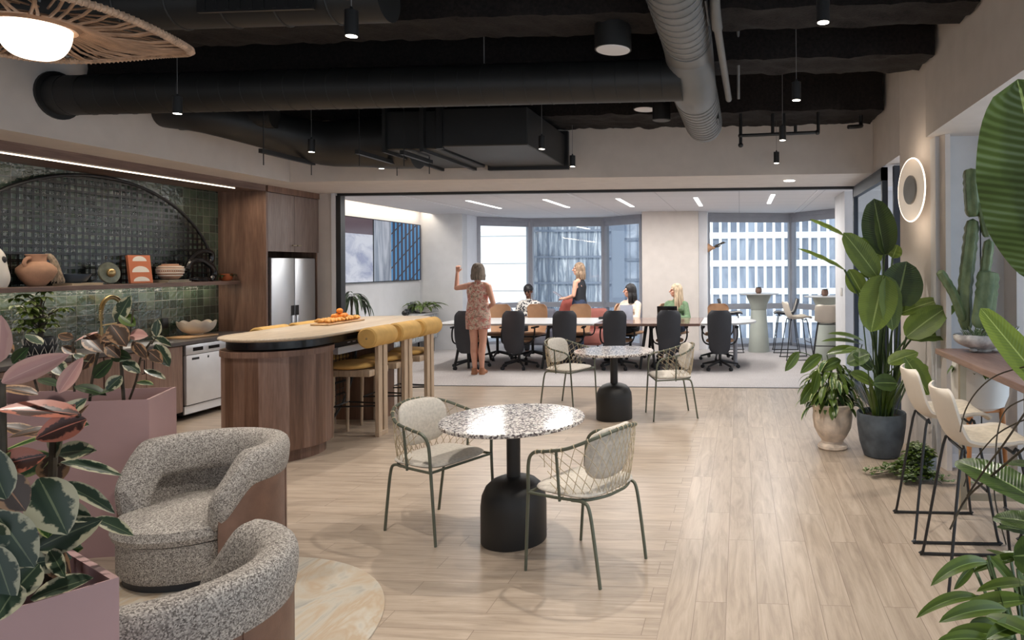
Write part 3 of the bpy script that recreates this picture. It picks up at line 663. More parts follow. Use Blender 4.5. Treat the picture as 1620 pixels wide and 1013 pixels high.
# rattan pendant lamp
t = thing('rattan_pendant_lamp', 'wide wavy rattan pendant lamp with a glowing glass bowl', 'lamp', (-2.65, 2.40, 2.55))
def brim(a, k):  # k 0 centre .. 1 rim
    R = .13+.345*k; f = a-.835; return V((R*math.cos(a), R*math.sin(a), .04*(1-k)+k*(.008+.03*math.cos(f)+.018*math.sin(f)-.008*math.cos(2*f)+.022*math.sin(3*f))-.03*math.sin(PI*k)))
m = MB(); n = 64
for i in range(n):
    a = 2*PI*i/n; b = a+random.Random(i).uniform(-.05, .05)
    m.tube([brim(a, 0), brim(a*.7+b*.3, .4), brim(b, .75), brim(b, 1)], .0052, 5)
    if i % 2: m.tube([brim(a+.03, 0)+V((0, 0, .03)), brim(b-.1, 1)+V((0, 0, .0))], .004, 5)
m.build('rattan_rods', 'rattan', t)
m = MB(); ring = [brim(2*PI*i/90, 1) for i in range(90)]; m.tube(ring, .013, 8, closed=True)
for i in range(0, 360, 2):
    p = brim(math.radians(i), 1); q = brim(math.radians(i+.5), 1); d = (q-p).normalized(); n1 = d.orthogonal().normalized(); n2 = d.cross(n1)
    m.tube([p+(n1*math.cos(x)+n2*math.sin(x))*.014 for x in [k*PI/3 for k in range(6)]], .0035, 4, closed=True)
m.build('rim', 'rattan_pale', t)
MB().lathe([(.125, .05), (.135, .035), (.125, .022), (.10, .028)], 40).build('lamp_collar', 'rattan', t)
m = MB(); m.grid(72, 12, lambda u, v: ((.108*math.cos(v*PI/2)**.62+.0015*math.cos(u*2*PI*36))*math.cos(u*2*PI), (.108*math.cos(v*PI/2)**.62+.0015*math.cos(u*2*PI*36))*math.sin(u*2*PI), .03-.125*math.sin(v*PI/2)), cu=True)
m.build('glass_bowl', 'lamp_warm', t)
MB().tube([(.02, 0, .12), (.02, 0, 1.15)], .004, 6).build('cord', 'pipe_grey', t)

# ================================================================ kitchen
t = thing('tall_cabinet', 'tall walnut cabinet with a side panel and two doors above the fridge', 'cabinet', (-6.2, 8.7, 0))
MB().box(-.33, .30, -.56, -.53, 0, 2.62).build('side_panel', 'walnut', t, smooth=False)
m = MB(); m.box(-.33, .27, .50, .53, 0, 2.70).box(-.33, .31, -.53, .53, 2.62, 2.72).box(-.33, .26, -.53, .50, 1.90, 1.92).box(-.33, -.31, -.53, .5, 0, 2.62); m.build('carcass', 'walnut', t, smooth=False)
for y0, y1, hy in ((-.528, -.012, -.06), (-.008, .51, .04)):
    d = MB().rbox(.26, .30, y0, y1, 1.87, 2.615, .003, 1).build('door', 'walnut_light', t, smooth=False)
    m = MB(); m.cyl((.30, hy, 1.955), (.335, hy, 1.955), .007).cyl((.335, hy-.028, 1.955), (.335, hy+.028, 1.955), .007); m.ball((.335, hy-.03, 1.955), .009, 8, 6).ball((.335, hy+.03, 1.955), .009, 8, 6); m.build('knob', 'champagne_metal', d)
t = thing('refrigerator', 'stainless steel side-by-side fridge under the walnut doors', 'fridge', (-6.2, 8.72, 0))
MB().rbox(-.3, .22, -.46, .45, .03, 1.80, .01).build('body', 'black_gloss', t, smooth=False)
for y0, y1, hy in ((-.45, .0, -.04), (.012, .45, .05)):
    d = MB().rbox(.225, .275, y0, y1, .06, 1.79, .012).build('door', 'steel', t)
    MB().box(.272, .2765, hy-.035, hy+.035, 1.02, 1.16).build('recess', 'black_metal', d, smooth=False)
    MB().rbox(.272, .295, hy-.03, hy+.03, .45, 1.03, .006).build('handle', 'steel', d)
# counter run
t = thing('kitchen_counter', 'long dark stone worktop along the green tiled wall', 'counter', (-6.25, 4, .83))
MB().rbox(-.28, .27, -7.5, 4.13, 0, .04, .004, 1).build('worktop', 'counter_stone', t, smooth=False)
MB().rbox(-.16, .18, 2.35, 2.95, .02, .042, .02).build('sink', 'steel', t)
CAB = ['walnut base cabinet beside the dishwasher with two door handles', 'walnut base cabinet second from the dishwasher, behind the rubber plants', 'walnut base cabinet third from the dishwasher with a round lock', 'walnut base cabinet farthest left along the kitchen wall']
for i, lab in enumerate(CAB):
    y1 = 6.98-i*.92; c = thing('base_cabinet', lab, 'cabinet', (-6.25, y1-.46, 0), 0, 'walnut base cabinets')
    MB().box(-.27, .22, -.455, .455, .1, .828).box(-.27, .17, -.455, .455, 0, .1).build('carcass', 'walnut_c', c, smooth=False)
    for y0, y2, h in ((-.453, -.003, -.05), (.003, .453, .05)):
        d = MB().rbox(.22, .245, y0, y2, .11, .822, .003, 1).build('door', 'walnut_b', c, smooth=False)
        m = MB(); m.tube([(.245, h, .60), (.27, h, .60), (.27, h, .74), (.245, h, .74)], .005, 8); m.build('handle', 'black_metal', d)
t = thing('dishwasher', 'white and steel dishwasher built in beside the walnut base cabinets', 'dishwasher', (-6.25, 7.30, 0))
MB().box(-.27, .22, -.30, .30, .06, .826).build('body', 'black_plastic', t, smooth=False)
d = MB().rbox(.22, .26, -.295, .295, .17, .71, .004).build('door', 'dishwasher_steel', t)
m = MB(); m.rbox(.22, .255, -.295, .295, .715, .822, .003); d2 = m.build('control_panel', 'steel', t)
m = MB(); m.box(.256, .258, -.20, -.06, .75, .79).box(.256, .258, .02, .18, .75, .785); m.build('display', 'black_gloss', d2, smooth=False)
m = MB(); m.box(.26, .262, -.22, -.12, .655, .68).box(.26, .262, 0, .02, .655, .68); m.build('badge', 'black_plastic', d, smooth=False)
MB().box(.21, .235, -.295, .295, .07, .155).build('kick_panel', 'dishwasher_steel', t, smooth=False)
c = thing('base_cabinet', 'walnut base cabinet between the dishwasher and the tall cabinet', 'cabinet', (-6.25, 7.87, 0), 0, 'walnut base cabinets')
MB().box(-.27, .22, -.26, .26, .1, .828).box(-.27, .17, -.26, .26, 0, .1).build('carcass', 'walnut_c', c, smooth=False)
d = MB().rbox(.22, .245, -.258, .258, .11, .822, .003, 1).build('door', 'walnut_b', c, smooth=False)
MB().tube([(.245, -.2, .60), (.27, -.2, .60), (.27, -.2, .74), (.245, -.2, .74)], .005, 8).build('handle', 'black_metal', d)
# shelf and arch screen
o = label(MB().rbox(-.13, .165, -4.9, 4.12, 0, .045, .003, 1).build('wall_shelf', 'walnut_y', loc=(-6.385, 4, 1.46), smooth=False), 'long walnut shelf across the green tiled wall', 'shelf')
t = thing('mesh_arch_screen', 'black metal grid screen in an arch on the green tiles above the shelf', 'screen', (-6.47, 6.5, 1.508))
m = MB(); arc = [(0, 1.5*math.cos(a), 1.09*math.sin(a)) for a in [PI*k/60 for k in range(61)]]; m.tube(arc, .017, 10); m.build('arch_frame', 'black_metal', t)
m = MB()
def dbl(v): return (v-.007, v+.007)
k = -1.47
while k < 1.48:
    for y in dbl(k):
        h = 1.09*math.sqrt(max(0, 1-(y/1.5)**2))
        if h > .03: m.box(-.012, -.008, y-.004, y+.004, 0, h)
    k += .068
k = .03
while k < 1.07:
    for z in dbl(k):
        w = 1.5*math.sqrt(max(0, 1-(z/1.09)**2)); m.box(-.008, -.004, -w, w, z-.005, z+.005)
    k += .068
m.build('wire_grid', 'black_gloss', t, smooth=False)
# things on the shelf (top at 1.505)
SZ = 1.5055
t = thing('sculpture', 'white ceramic sculpture with round holes at the left end of the shelf', 'sculpture', (-6.38, 5.42, SZ))
m = MB()
def scul(u, v):
    a = u*2*PI; z = v*.36; r = .085*(1+.35*math.sin(v*PI*1.1+.4))*math.sqrt(max(0, 1-(2*max(0, v-.5))**3)); return (r*.7*math.cos(a), r*math.sin(a)+.01*math.sin(v*9), z)
m.grid(26, 20, scul, cu=True); m.build('body', 'ceramic_white', t)
MB().ball((.058, .035, .24), (.02, .022, .03), 12, 8).build('hole', 'black_plastic', t)
t = thing('vase', 'round terracotta vase with two small handles and a fringe tassel', 'vase', (-6.38, 5.78, SZ)); t.scale = (.86, .86, .92)
MB().lathe([(.06, 0), (.075, .01), (.135, .08), (.165, .14), (.16, .18), (.115, .225), (.082, .245), (.08, .29), (.092, .315), (.083, .318), (.072, .29), (.07, .24), (0, .23)], 36).build('body', 'terracotta', t)
for s_ in (-1, 1): MB().tube(spline([(.02, s_*.08, .28), (.03, s_*.125, .275), (.03, s_*.15, .235), (.03, s_*.135, .20)], 5), .017, 8).build('handle', 'terracotta', t)

m = MB(); rnd = random.Random(3)
for k in range(90):
    o1 = rnd.uniform(-.012, .012); y = .10+rnd.uniform(-.02, .02)
    m.tube(spline([(.05, .03, .31), (.06, y-.03+o1, .31+o1), (.07+o1, y+.02+o1, .25), (.08+o1, y+.045+2*o1, .14), (.085+o1*2, y+.055+3*o1, .02+rnd.uniform(0, .05))], 3), .003, 4)
m.build('tassel', 'tassel', t)
t = thing('bowl', 'small dark blue bowl on top of a flat book on the shelf', 'bowl', (-6.37, 6.12, SZ+.022))
MB().lathe([(.05, 0), (.09, .015), (.125, .07), (.13, .085), (.12, .085), (.08, .03), (0, .02)], 32).build('body', 'blue_ceramic', t)
def book(lab, loc, rz, sx, sy, sz, cover, group=None, name='book'):
    b = thing(name, lab, 'book', loc, rz, group)
    MB().box(-sx/2, sx/2, -sy/2, sy/2, 0, sz*.12).box(-sx/2, sx/2, -sy/2, sy/2, sz*.88, sz).box(-sx/2, -sx/2+.003, -sy/2, sy/2, 0, sz).build('cover', cover, b, smooth=False)
    MB().box(-sx/2+.003, sx/2-.004, -sy/2+.004, sy/2-.004, sz*.12, sz*.88).build('pages', 'page_edge', b, smooth=False); return b
book('flat pale-edged book under the dark blue bowl', (-6.37, 6.17, SZ), 0, .2, .32, .021, 'page_edge')
t = thing('disc_sculpture', 'round bronze-green disc ornament with a golden domed centre', 'ornament', (-6.36, 6.48, SZ))
m = MB(); X = rotM(0, math.radians(82), math.radians(-6), (0, 0, .115)); m.lathe([(.012, -.012), (.105, -.012), (.11, 0), (.105, .01), (.05, .016), (0, .016)], 36, X=X); m.build('disc', 'bronze_green', t)
MB().ball((.02, 0, .115), (.03, .045, .045), 18, 10).build('dome', 'gold', t)
t = thing('art_book', 'orange book with white half suns leaning back on the shelf', 'book', (-6.36, 6.86, SZ))
X = rotM(0, math.radians(-9), math.radians(-14), (0, 0, .004)); MB().box(-.035, 0, -.11, .11, 0, .30, X=X).build('cover', 'orange_cover', t, smooth=False)
m = MB()
for zc, r, full in ((.235, .07, 1), (.115, .085, 1), (.018, .08, 0)):
    poly = [(r*math.cos(a), r*(.62 if not full else .78)*math.sin(a)) for a in [PI*k/24 for k in range(25)]]
    m.add([X @ V((.001, y, zc+z)) for y, z in poly]+[X @ V((.0004, y, zc+z)) for y, z in poly], [tuple(range(25))])
m.build('half_suns', 'paper_white', t, smooth=False)
t = thing('striped_vase', 'round brown vase with cream stripes and a dotted band', 'vase', (-6.36, 7.22, SZ+.032))
prof = [(.06, 0), (.075, .004), (.1, .03), (.122, .07), (.128, .1), (.122, .135), (.1, .155), (.08, .162), (.078, .175), (.07, .175), (.07, .15), (0, .14)]
MB().lathe(prof, 40).build('body', 'terracotta', t)
m = MB()
for z, r in ((.045, .111), (.075, .1255), (.115, .128), (.14, .1195)): m.tube([(r*math.cos(a), r*math.sin(a), z) for a in [2*PI*k/48 for k in range(48)]], .0062, 6, closed=True)
for k in range(40): a = 2*PI*k/40; m.ball((.129*math.cos(a), .129*math.sin(a), .096), .005, 6, 4)
m.build('stripes', 'paper_white', t)
book('grey book, upper of the two under the striped vase', (-6.37, 7.24, SZ+.016), .04, .2, .3, .015, 'paper_dark', 'books under the striped vase')
book('pale book, lower of the two under the striped vase', (-6.37, 7.25, SZ), -.03, .21, .32, .015, 'pot_dark', 'books under the striped vase')
t = thing('knot_sculpture', 'glossy black twisted branch-like sculpture on the shelf', 'sculpture', (-6.34, 7.60, SZ)); t.scale = (1.1, 1.35, 1.2)
m = MB()
m.tube(spline([(0, -.12, .02), (.02, -.04, .025), (.03, .03, .02), (.03, .1, .025)], 5), [.018, .026, .022, .026, .018], 9)
m.tube(spline([(.02, -.14, .12), (.02, -.1, .19), (.03, 0, .21), (.03, .08, .17), (.03, .13, .13), (.02, .15, .06), (.02, .11, .01)], 6), .026, 9)
m.tube(spline([(.01, -.16, .10), (.0, -.06, .24), (.02, .04, .30), (.03, .12, .28), (.02, .12, .20), (.02, .06, .17)], 6), .022, 9)
m.ball((.02, .13, .24), (.025, .025, .06)); m.ball((.03, .15, .08), (.03, .022, .05)); m.build('body', 'black_gloss', t)
t = thing('potted_succulent', 'small trailing succulent in a copper pot at the right end of the shelf', 'plant', (-6.30, 7.98, SZ)); t.scale = (1.25, 1.25, 1.25)
MB().lathe([(.04, 0), (.055, .02), (.06, .07), (.054, .07), (.05, .05), (0, .05)], 24).build('pot', 'copper', t)
m = MB(); rnd = random.Random(5)
for k in range(46):
    a = rnd.uniform(0, 2*PI); r = rnd.uniform(0, .055); leaf(m, (r*math.cos(a), r*math.sin(a), .06), (math.cos(a), math.sin(a), rnd.uniform(.1, 1)), rnd.uniform(.03, .07), .018, .8, nu=2, nv=4)
m.build('foliage', 'leaf_dark', t)
# things on the worktop (0.87)
WZ = .871
t = thing('faucet', 'brushed gold spring-neck kitchen faucet', 'faucet', (-6.40, 6.43, WZ))
m = MB(); m.lathe([(.028, 0), (.028, .02), (.016, .03), (.016, .2), (0, .2)], 16); m.build('base', 'gold', t)
m = MB(); arcp = spline([(0, 0, .18), (0, 0, .38), (.0, .04, .47), (0, .12, .50), (0, .20, .46), (0, .22, .38), (0, .22, .30)], 8); m.tube(arcp, .009, 8)
n = len(arcp)
for i in range(4, n-6):
    for q in (0, .5):
        p = arcp[i].lerp(arcp[i+1], q); d = (arcp[i+1]-arcp[i]).normalized(); n1 = V((1, 0, 0)); n2 = d.cross(n1)
        m.tube([p+(n1*math.cos(a)+n2*math.sin(a))*.018 for a in [2*PI*j/10 for j in range(10)]], .0035, 4, closed=True)
m.build('spring_neck', 'gold', t)
MB().lathe([(.014, 0), (.018, .02), (.018, .1), (.01, .11)], 14, c=(0, .22, .20)).build('spray_head', 'gold', t)
m = MB(); m.tube([(0, 0, .22), (0, .22, .235)], .006, 8).tube([(.016, 0, .06), (.08, 0, .09)], .006, 8); m.build('lever', 'gold', t)
t = thing('scalloped_bowl', 'cream onyx bowl with a scalloped flower-like rim on the worktop', 'bowl', (-6.30, 7.52, WZ+.022))
def sb(u, v, o=0):
    a = u*2*PI; k = abs(math.sin(a*4.5+.4)); r = .06+.125*math.sin(v*PI/2)**.8+.012*k*v-o; z = .012+.145*v**1.5*(.82+.18*k); return (r*math.cos(a), r*math.sin(a), z+o*.5)
m = MB(); m.grid(90, 10, sb, cu=True).grid(90, 10, lambda u, v: sb(u, 1-v, .007), cu=True); m.lathe([(0, 0), (.065, 0), (.062, .014), (0, .02)], 30); m.build('body', 'cream_shell', t)
label(MB().rbox(-.15, .15, -.22, .22, 0, .02, .006).build('cutting_board', 'board_wood', loc=(-6.28, 7.42, WZ)), 'thin wooden cutting board under the scalloped bowl', 'board')
label(MB().rbox(-.012, .012, -.04, .04, 0, .12, .01).build('wall_outlet', 'black_plastic', loc=(-6.515, 7.32, .98)), 'black wall outlet on the green tiles beside the scalloped bowl', 'outlet')
t = thing('umbrella_plant', 'small bushy umbrella plant in a patterned pot at the left of the worktop', 'plant', (-6.28, 5.72, WZ))
MB().lathe([(.07, 0), (.1, .03), (.115, .1), (.1, .18), (.09, .18), (.085, .15), (0, .15)], 26).build('pot', 'black_plastic', t)
m = MB()
for k in range(12):
    a = 2*PI*k/12
    for z0, z1 in ((.03, .1), (.1, .165)):
        pts = [(.108*math.cos(a-.2), .108*math.sin(a-.2), z0), (.122*math.cos(a), .122*math.sin(a), z1), (.108*math.cos(a+.2), .108*math.sin(a+.2), z0)]; m.tube(pts, .0035, 4, closed=True)
m.build('pattern_lines', 'paper_white', t)
m = MB(); rnd = random.Random(8); st = MB(); st.tube([(0, 0, .1), (.0, .01, .45)], .02, 8)
for k in range(34):
    a = rnd.uniform(0, 2*PI); z = rnd.uniform(.34, .62); r = rnd.uniform(.02, .21); c = V((r*math.cos(a)*.8, r*math.sin(a), z-.4*r)); st.tube([(0, .01, z-.15), c], .005, 5)
    for j in range(7): b = 2*PI*j/7+k; leaf(m, c, (math.cos(b), math.sin(b), .25), rnd.uniform(.07, .10), .034, .8, nu=2, nv=5)
st.build('stem', 'stem_dark', t); m.build('foliage', 'leaf_green', t)

# ================================================================ island
IX, IY, IR = -4.125, 5.85, .455
t = thing('kitchen_island', 'long rounded island bar with a pale wooden top on a curved walnut drum', 'island', (IX, IY, 0))
def capsule(r, yf, n=22, rf=.25):
    P = [(r*math.cos(a), r*math.sin(a)) for a in [PI+PI*k/n for k in range(n+1)]]
    P += [(r-rf+rf*math.cos(a), yf-rf+rf*math.sin(a)) for a in [PI/2*k/6 for k in range(7)]]
    P += [(-r+rf+rf*math.cos(a), yf-rf+rf*math.sin(a)) for a in [PI/2+PI/2*k/6 for k in range(7)]]; return P
def loft(mb, rings):
    n = len(rings[0][0]); vs = []; fs = []
    for P, z in rings: vs += [(x, y, z) for x, y in P]
    for i in range(len(rings)-1):
        for k in range(n): fs.append((i*n+k, i*n+(k+1) % n, (i+1)*n+(k+1) % n, (i+1)*n+k))
    fs.append(tuple(range(n-1, -1, -1))); fs.append(tuple((len(rings)-1)*n+k for k in range(n))); mb.add(vs, fs)
YF = 2.24
m = MB(); loft(m, [(capsule(IR-.03, YF-.03), 1.036), (capsule(IR, YF), 1.05), (capsule(IR, YF), 1.06), (capsule(IR-.004, YF-.004), 1.065)]); m.build('top', 'slab_wood', t, angle=25)
m = MB(); loft(m, [(capsule(IR-.07, YF-.1), .96), (capsule(IR-.06, YF-.09), .97), (capsule(IR-.06, YF-.09), 1.036)]); m.build('recessed_band', 'black_gloss', t, angle=25)
m = MB(); m.box(-.35, .31, .35, YF-.1, .90, .96); m.build('apron', 'black_metal', t, smooth=False)
m = MB(); m.box(-.355, .33, .36, YF-.12, .835, .90); m.build('reflection_strip', 'steel', t, smooth=False)  # pale strip stands in for window light reflected on the beam
m = MB()
for k in range(5): m.box(.3105, .312, .55+k*.09, .60+k*.09, .925, .935)
m.build('sockets', 'steel', t, smooth=False)
def drum(r, n=30, ya=.43):
    P = [(r*math.cos(a), r*math.sin(a)) for a in [-PI+PI*k/n for k in range(n+1)]]
    P += [(r*math.cos(a)*1.0, ya*.0+r*.95*math.sin(a)) for a in [PI*k/n for k in range(1, n)]]; return P
def panelled(mb, r, z0, z1, n=20, mats=3, seed=1):
    rnd = random.Random(seed)
    for k in range(n):
        a0 = 2*PI*k/n; a1 = 2*PI*(k+1)/n; mb.cur = rnd.randrange(mats); q = 3
        for j in range(q):
            b0 = a0+(a1-a0)*j/q; b1 = a0+(a1-a0)*(j+1)/q
            mb.add([(r*math.cos(b0), r*math.sin(b0), z0), (r*math.cos(b1), r*math.sin(b1), z0), (r*math.cos(b1), r*math.sin(b1), z1), (r*math.cos(b0), r*math.sin(b0), z1), (0, 0, z0), (0, 0, z1)], [(0, 1, 2, 3), (4, 1, 0), (5, 3, 2)])
    mb.cur = 0
m = MB(); panelled(m, .43, .105, .915, 24); m.build('drum', ['walnut', 'walnut_b', 'walnut_c'], t, angle=20)
m = MB(); m.lathe([(.0, .905), (.442, .905), (.442, .955), (0, .955)], 60); m.build('drum_trim', 'walnut', t, angle=30)
m = MB(); panelled(m, .37, 0, .11, 24); m.build('plinth', ['walnut', 'walnut_b', 'walnut_c'], t, angle=20)
MB().rbox(-.54, -.40, .28, .40, .30, .40, .01).build('bracket', 'walnut', t)
m = MB(); m.box(-.30, .22, 1.32, 1.62, 0, .90); m.build('rear_support', 'walnut_c', t, smooth=False)
MB().box(.12, .18, 1.95, 2.02, 0, .90).build('steel_post', 'steel', t, smooth=False)
# mesh arch under the counter
m = MB(); arc = [(0, .43+.8*math.sin(a), .84-.80*math.cos(a)) for a in [PI/2*k/20 for k in range(21)]]; m.tube(arc, .014, 8); m.tube([(0, .43, .04), (0, .43, .84)], .014, 8); m.tube([(0, .43, .48), (0, 1.15, .48)], .012, 8); m.build('arch_frame', 'black_metal', t)
m = MB(); k = .06
while k < .8:
    z = .84-math.sqrt(max(0, .64-k*k)); m.box(-.003, .003, .43+k-.002, .43+k+.002, z, .84); k += .062
k = .06
while k < .8:
    w = math.sqrt(max(0, .64-k*k)); m.box(-.003, .003, .43, .43+w, .84-k-.002, .84-k+.002); k += .062
m.build('wire_grid', 'black_metal', t, smooth=False)
# bar stools with bolster backs
def make_bar_stool():
    t = thing('bar_stool', 'x', 'stool', (0, 0, 0), 0, 'yellow bolster-back bar stools at the island')
    m = MB()   # faces -x; the double slat stands at +x
    b = MB(); b.tube([(0, -.215, .98), (0, -.20, .98), (0, .20, .98), (0, .215, .98)], [.085, .1, .1, .085], 28); b.build('bolster', 'yellow_fabric', t)
    for s_ in (-1, 1): MB().ball((0, s_*.214, .975), (.012, .006, .012), 8, 6).build('button', 'brass', t)
    for s_ in (-1, 1): MB().rbox(.01, .05, s_*.05-.036, s_*.05+.036, .035, .93, .004, 1).build('back_slat', 'ash', t, smooth=False)
    MB().rbox(.008, .052, -.088, .088, 0, .05, .004, 1).build('foot_bar', 'ash', t, smooth=False)
    s = MB(); 
    def seat(u, v):
        a = u*2*PI; k = math.sin(v*PI)**.35; c = math.copysign(abs(math.cos(a))**.75, math.cos(a)); d = math.copysign(abs(math.sin(a))**.75, math.sin(a)); return (-.24+.215*k*c, .215*k*d, .70-.035*math.cos(v*PI))
    s.grid(36, 14, seat, cu=True); s.build('seat', 'yellow_fabric', t)
    MB().rbox(-.42, .01, -.18, .18, .60, .665, .01).build('seat_frame', 'ash', t)
    for s_ in (-1, 1): MB().tube([(-.39, s_*.13, .61), (-.40, s_*.13, 0)], [.02, .014], 12).build('leg', 'ash', t)
    m = MB(); m.tube([(-.39, -.13, .30), (-.39, .13, .30)], .008, 8); m.tube([(-.39, -.13, .30), (.01, -.06, .30)], .008, 8); m.tube([(-.39, .13, .30), (.01, .06, .30)], .008, 8); m.build('footrest', 'black_metal', t)
    return t
bs = make_bar_stool(); bs.location = (-3.575, 6.53, 0); bs['label'] = 'nearest yellow bolster bar stool on the room side of the island'
dup(bs, (-3.575, 7.05, 0), 0, 'middle yellow bolster bar stool on the room side of the island')
dup(bs, (-3.575, 7.57, 0), 0, 'farthest yellow bolster bar stool on the room side of the island')
for y, lab in ((6.55, 'nearest'), (7.1, 'middle'), (7.65, 'farthest')):
    dup(bs, (-4.70, y, 0), PI, lab+' yellow bolster stool on the kitchen side of the island, mostly hidden')
# pastries
t = thing('serving_board', 'long pale wooden serving board on the island top', 'tray', (-4.28, 7.02, 1.0665))
MB().rbox(-.1, .1, -.34, .34, 0, .018, .008).build('board', 'board_wood', t)
rnd = random.Random(11)
def pastry_mesh(kind, seed):
    m = MB(); r0 = random.Random(seed)
    if kind == 'croissant':
        p = spline([(-.045, -.012, 0), (-.02, .01, .004), (.02, .01, .004), (.045, -.012, 0)], 5); n = len(p)
        m.tube(p, [.006+.018*math.sin(PI*i/(n-1))*(1+.15*math.sin(i*2.2)) for i in range(n)], 9)
    else: m.ball((0, 0, 0), (.034, .034, .03), 14, 10)
    return m
cp = pastry_mesh('croissant', 1).build('croissant', 'bread'); of = pastry_mesh('fruit', 2).build('orange', 'orange_fruit')
k = 0
for i in range(20):
    row = i // 10; c = cp if i == 0 else cp.copy()
    if i: COL.objects.link(c)
    c.location = (-4.33+.085*row+rnd.uniform(-.006, .006), 6.76+(i % 10)*.058, 1.0665+.018+.022); c.rotation_euler = (0, 0, rnd.uniform(-.5, .5))
    c['label'] = 'golden baked croissant in the heap on the serving board'; c['category'] = 'pastry'; c['group'] = 'croissants on the serving board'
for i, (dx, dy, dz) in enumerate(((0, .02, .075), (.03, .12, .075), (-.02, .10, .075), (.01, .2, .075), (0, .12, .128))):
    c = of if i == 0 else of.copy()
    if i: COL.objects.link(c)
    c.location = (-4.28+dx, 6.92+dy, 1.0665+dz); c['label'] = ['orange round fruit at the near end of the heap on the serving board', 'orange round fruit on the room side of the heap', 'orange round fruit on the kitchen side of the heap', 'orange round fruit at the far end of the heap', 'topmost orange round fruit of the heap on the serving board'][i]; c['category'] = 'fruit'; c['group'] = 'orange fruit on the serving board'
# ================================================================ cafe tables and rope chairs
def make_cafe_table():
    t = thing('cafe_table', 'x', 'table', (0, 0, 0), 0, 'round cafe tables')
    m = MB(); m.lathe([(0, .712), (.415, .712), (.428, .718), (.43, .735), (.425, .74), (0, .74)], 72); m.build('table_top', 'terrazzo', t, angle=25)
    MB().lathe([(.20, .700), (.22, .711), (0, .711)], 30).build('top_plate', 'black_metal', t)
    MB().cyl((0, 0, .36), (0, 0, .71), .041, seg=28).build('column', 'black_paint', t)
    MB().lathe([(.192, 0), (.195, .006), (.195, .22), (.188, .28), (.165, .33), (.13, .362), (.09, .378), (.05, .385), (0, .387)], 48).build('base', 'black_paint', t)
    return t
ct = make_cafe_table(); ct.location = (-1.38, 4.07, 0); ct['label'] = 'nearest round terrazzo-topped table on a black bell-shaped base'
dup(ct, (-1.37, 7.35, 0), .5, 'farther round terrazzo-topped table in front of the carpet edge')
def make_rope_chair():
    t = thing('rope_chair', 'x', 'chair', (0, 0, 0), 0, 'rope-backed cafe chairs')
    top = spline([(.205, -.243, .44), (.195, -.25, .60), (.15, -.258, .66), (.06, -.265, .68), (-.08, -.26, .71), (-.2, -.19, .76), (-.25, -.08, .785), (-.26, 0, .79),
                  (-.25, .08, .785), (-.2, .19, .76), (-.08, .26, .71), (.06, .265, .68), (.15, .258, .66), (.195, .25, .60), (.205, .243, .44)], 6)
    m = MB(); m.tube(top, .0095, 8)
    low = spline([(.205, -.243, .435), (0, -.235, .435), (-.14, -.2, .435), (-.2, -.1, .435), (-.21, 0, .435), (-.2, .1, .435), (-.14, .2, .435), (0, .235, .435), (.205, .243, .435)], 8)
    m.tube(low, .0085, 8); m.tube([(.205, -.243, .435), (.205, .243, .435)], .0085, 8)
    for s_ in (-1, 1): m.tube([(-.01, s_*.236, .42), (-.01, s_*.262, .695)], .008, 8)
    m.build('frame', 'olive_metal', t)
    for s_ in (-1, 1):
        MB().tube([(.205, s_*.243, .45), (.235, s_*.235, 0)], [.0095, .0085], 8).build('leg', 'olive_metal', t)
        MB().tube(spline([(-.08, s_*.222, .432), (-.15, s_*.214, .43), (-.19, s_*.213, .39), (-.225, s_*.212, .2), (-.255, s_*.21, 0)], 5), .0092, 8).build('leg', 'olive_metal', t)
    # net of rope between the two rails, from one upright round the back to the other
    n0, n1 = 14, len(top)-15; N = 19
    def topp(u): k = n0+(n1-n0)*u; i = int(k); return top[i].lerp(top[min(i+1, len(top)-1)], k-i)
    def lowp(u): k = 7+(len(low)-15)*u; i = int(k); return low[i].lerp(low[min(i+1, len(low)-1)], k-i)
    def surf(u, v): a = lowp(u); b = topp(u); p = a.lerp(b, v); return V((p.x-.012*math.sin(PI*v), p.y, p.z))
    m = MB()
    for k in range(-3, N+1):
        for sgn in (1, -1):
            pts = []
            for j in range(13):
                v = j/12; u = (k+1.5+sgn*(v-.5)*3.2)/N
                if -.001 <= u <= 1.001: pts.append(surf(min(1, max(0, u)), v))
            if len(pts) > 1: m.tube(pts, .0021, 5)
    for k in range(N*2+1):
        u = k/(N*2); c = topp(u); d = (topp(min(1, u+.01))-topp(max(0, u-.01))).normalized(); n1v = d.orthogonal().normalized(); n2 = d.cross(n1v)
        if k % 2 == 0: m.tube([c+(n1v*math.cos(a)+n2*math.sin(a))*.0115 for a in [2*PI*i/8 for i in range(8)]], .003, 4, closed=True)
    m.build('rope_net', 'rope', t)
    def cush(w, h, d, e=.5):
        def f(u, v):
            a = u*2*PI; k = math.sin(v*PI)**.42; c = math.copysign(abs(math.cos(a))**e, math.cos(a)); s = math.copysign(abs(math.sin(a))**e, math.sin(a)); return V((w*k*c, h*k*s, -d*math.cos(v*PI)))
        return f
    m = MB(); m.grid(36, 14, cush(.215, .235, .024), cu=True, X=rotM(loc=(.005, 0, .458))); m.build('seat', 'seat_fabric', t)
    X = rotM(0, math.radians(80), 0, (-.195, 0, .655)); m = MB(); f = cush(.145, .185, .034, .62)
    m.grid(36, 14, lambda u, v: f(u, v)+V((0, 0, -.0))+V((0, 0, .10*(f(u, v).y/.185)**2*.5)), cu=True, X=X); m.build('back_cushion', 'seat_fabric', t)
    return t
rc = make_rope_chair(); rc.location = (-1.92, 4.24, 0); rc.rotation_euler = (0, 0, math.radians(-25)); rc['label'] = 'rope-backed cafe chair left of the nearest round table, cushion facing us'
dup(rc, (-.86, 3.76, 0), math.radians(154), 'rope-backed cafe chair right of the nearest round table, its net back towards us')
dup(rc, (-2.03, 7.98, 0), math.radians(-22), 'rope-backed cafe chair left of the farther round table')
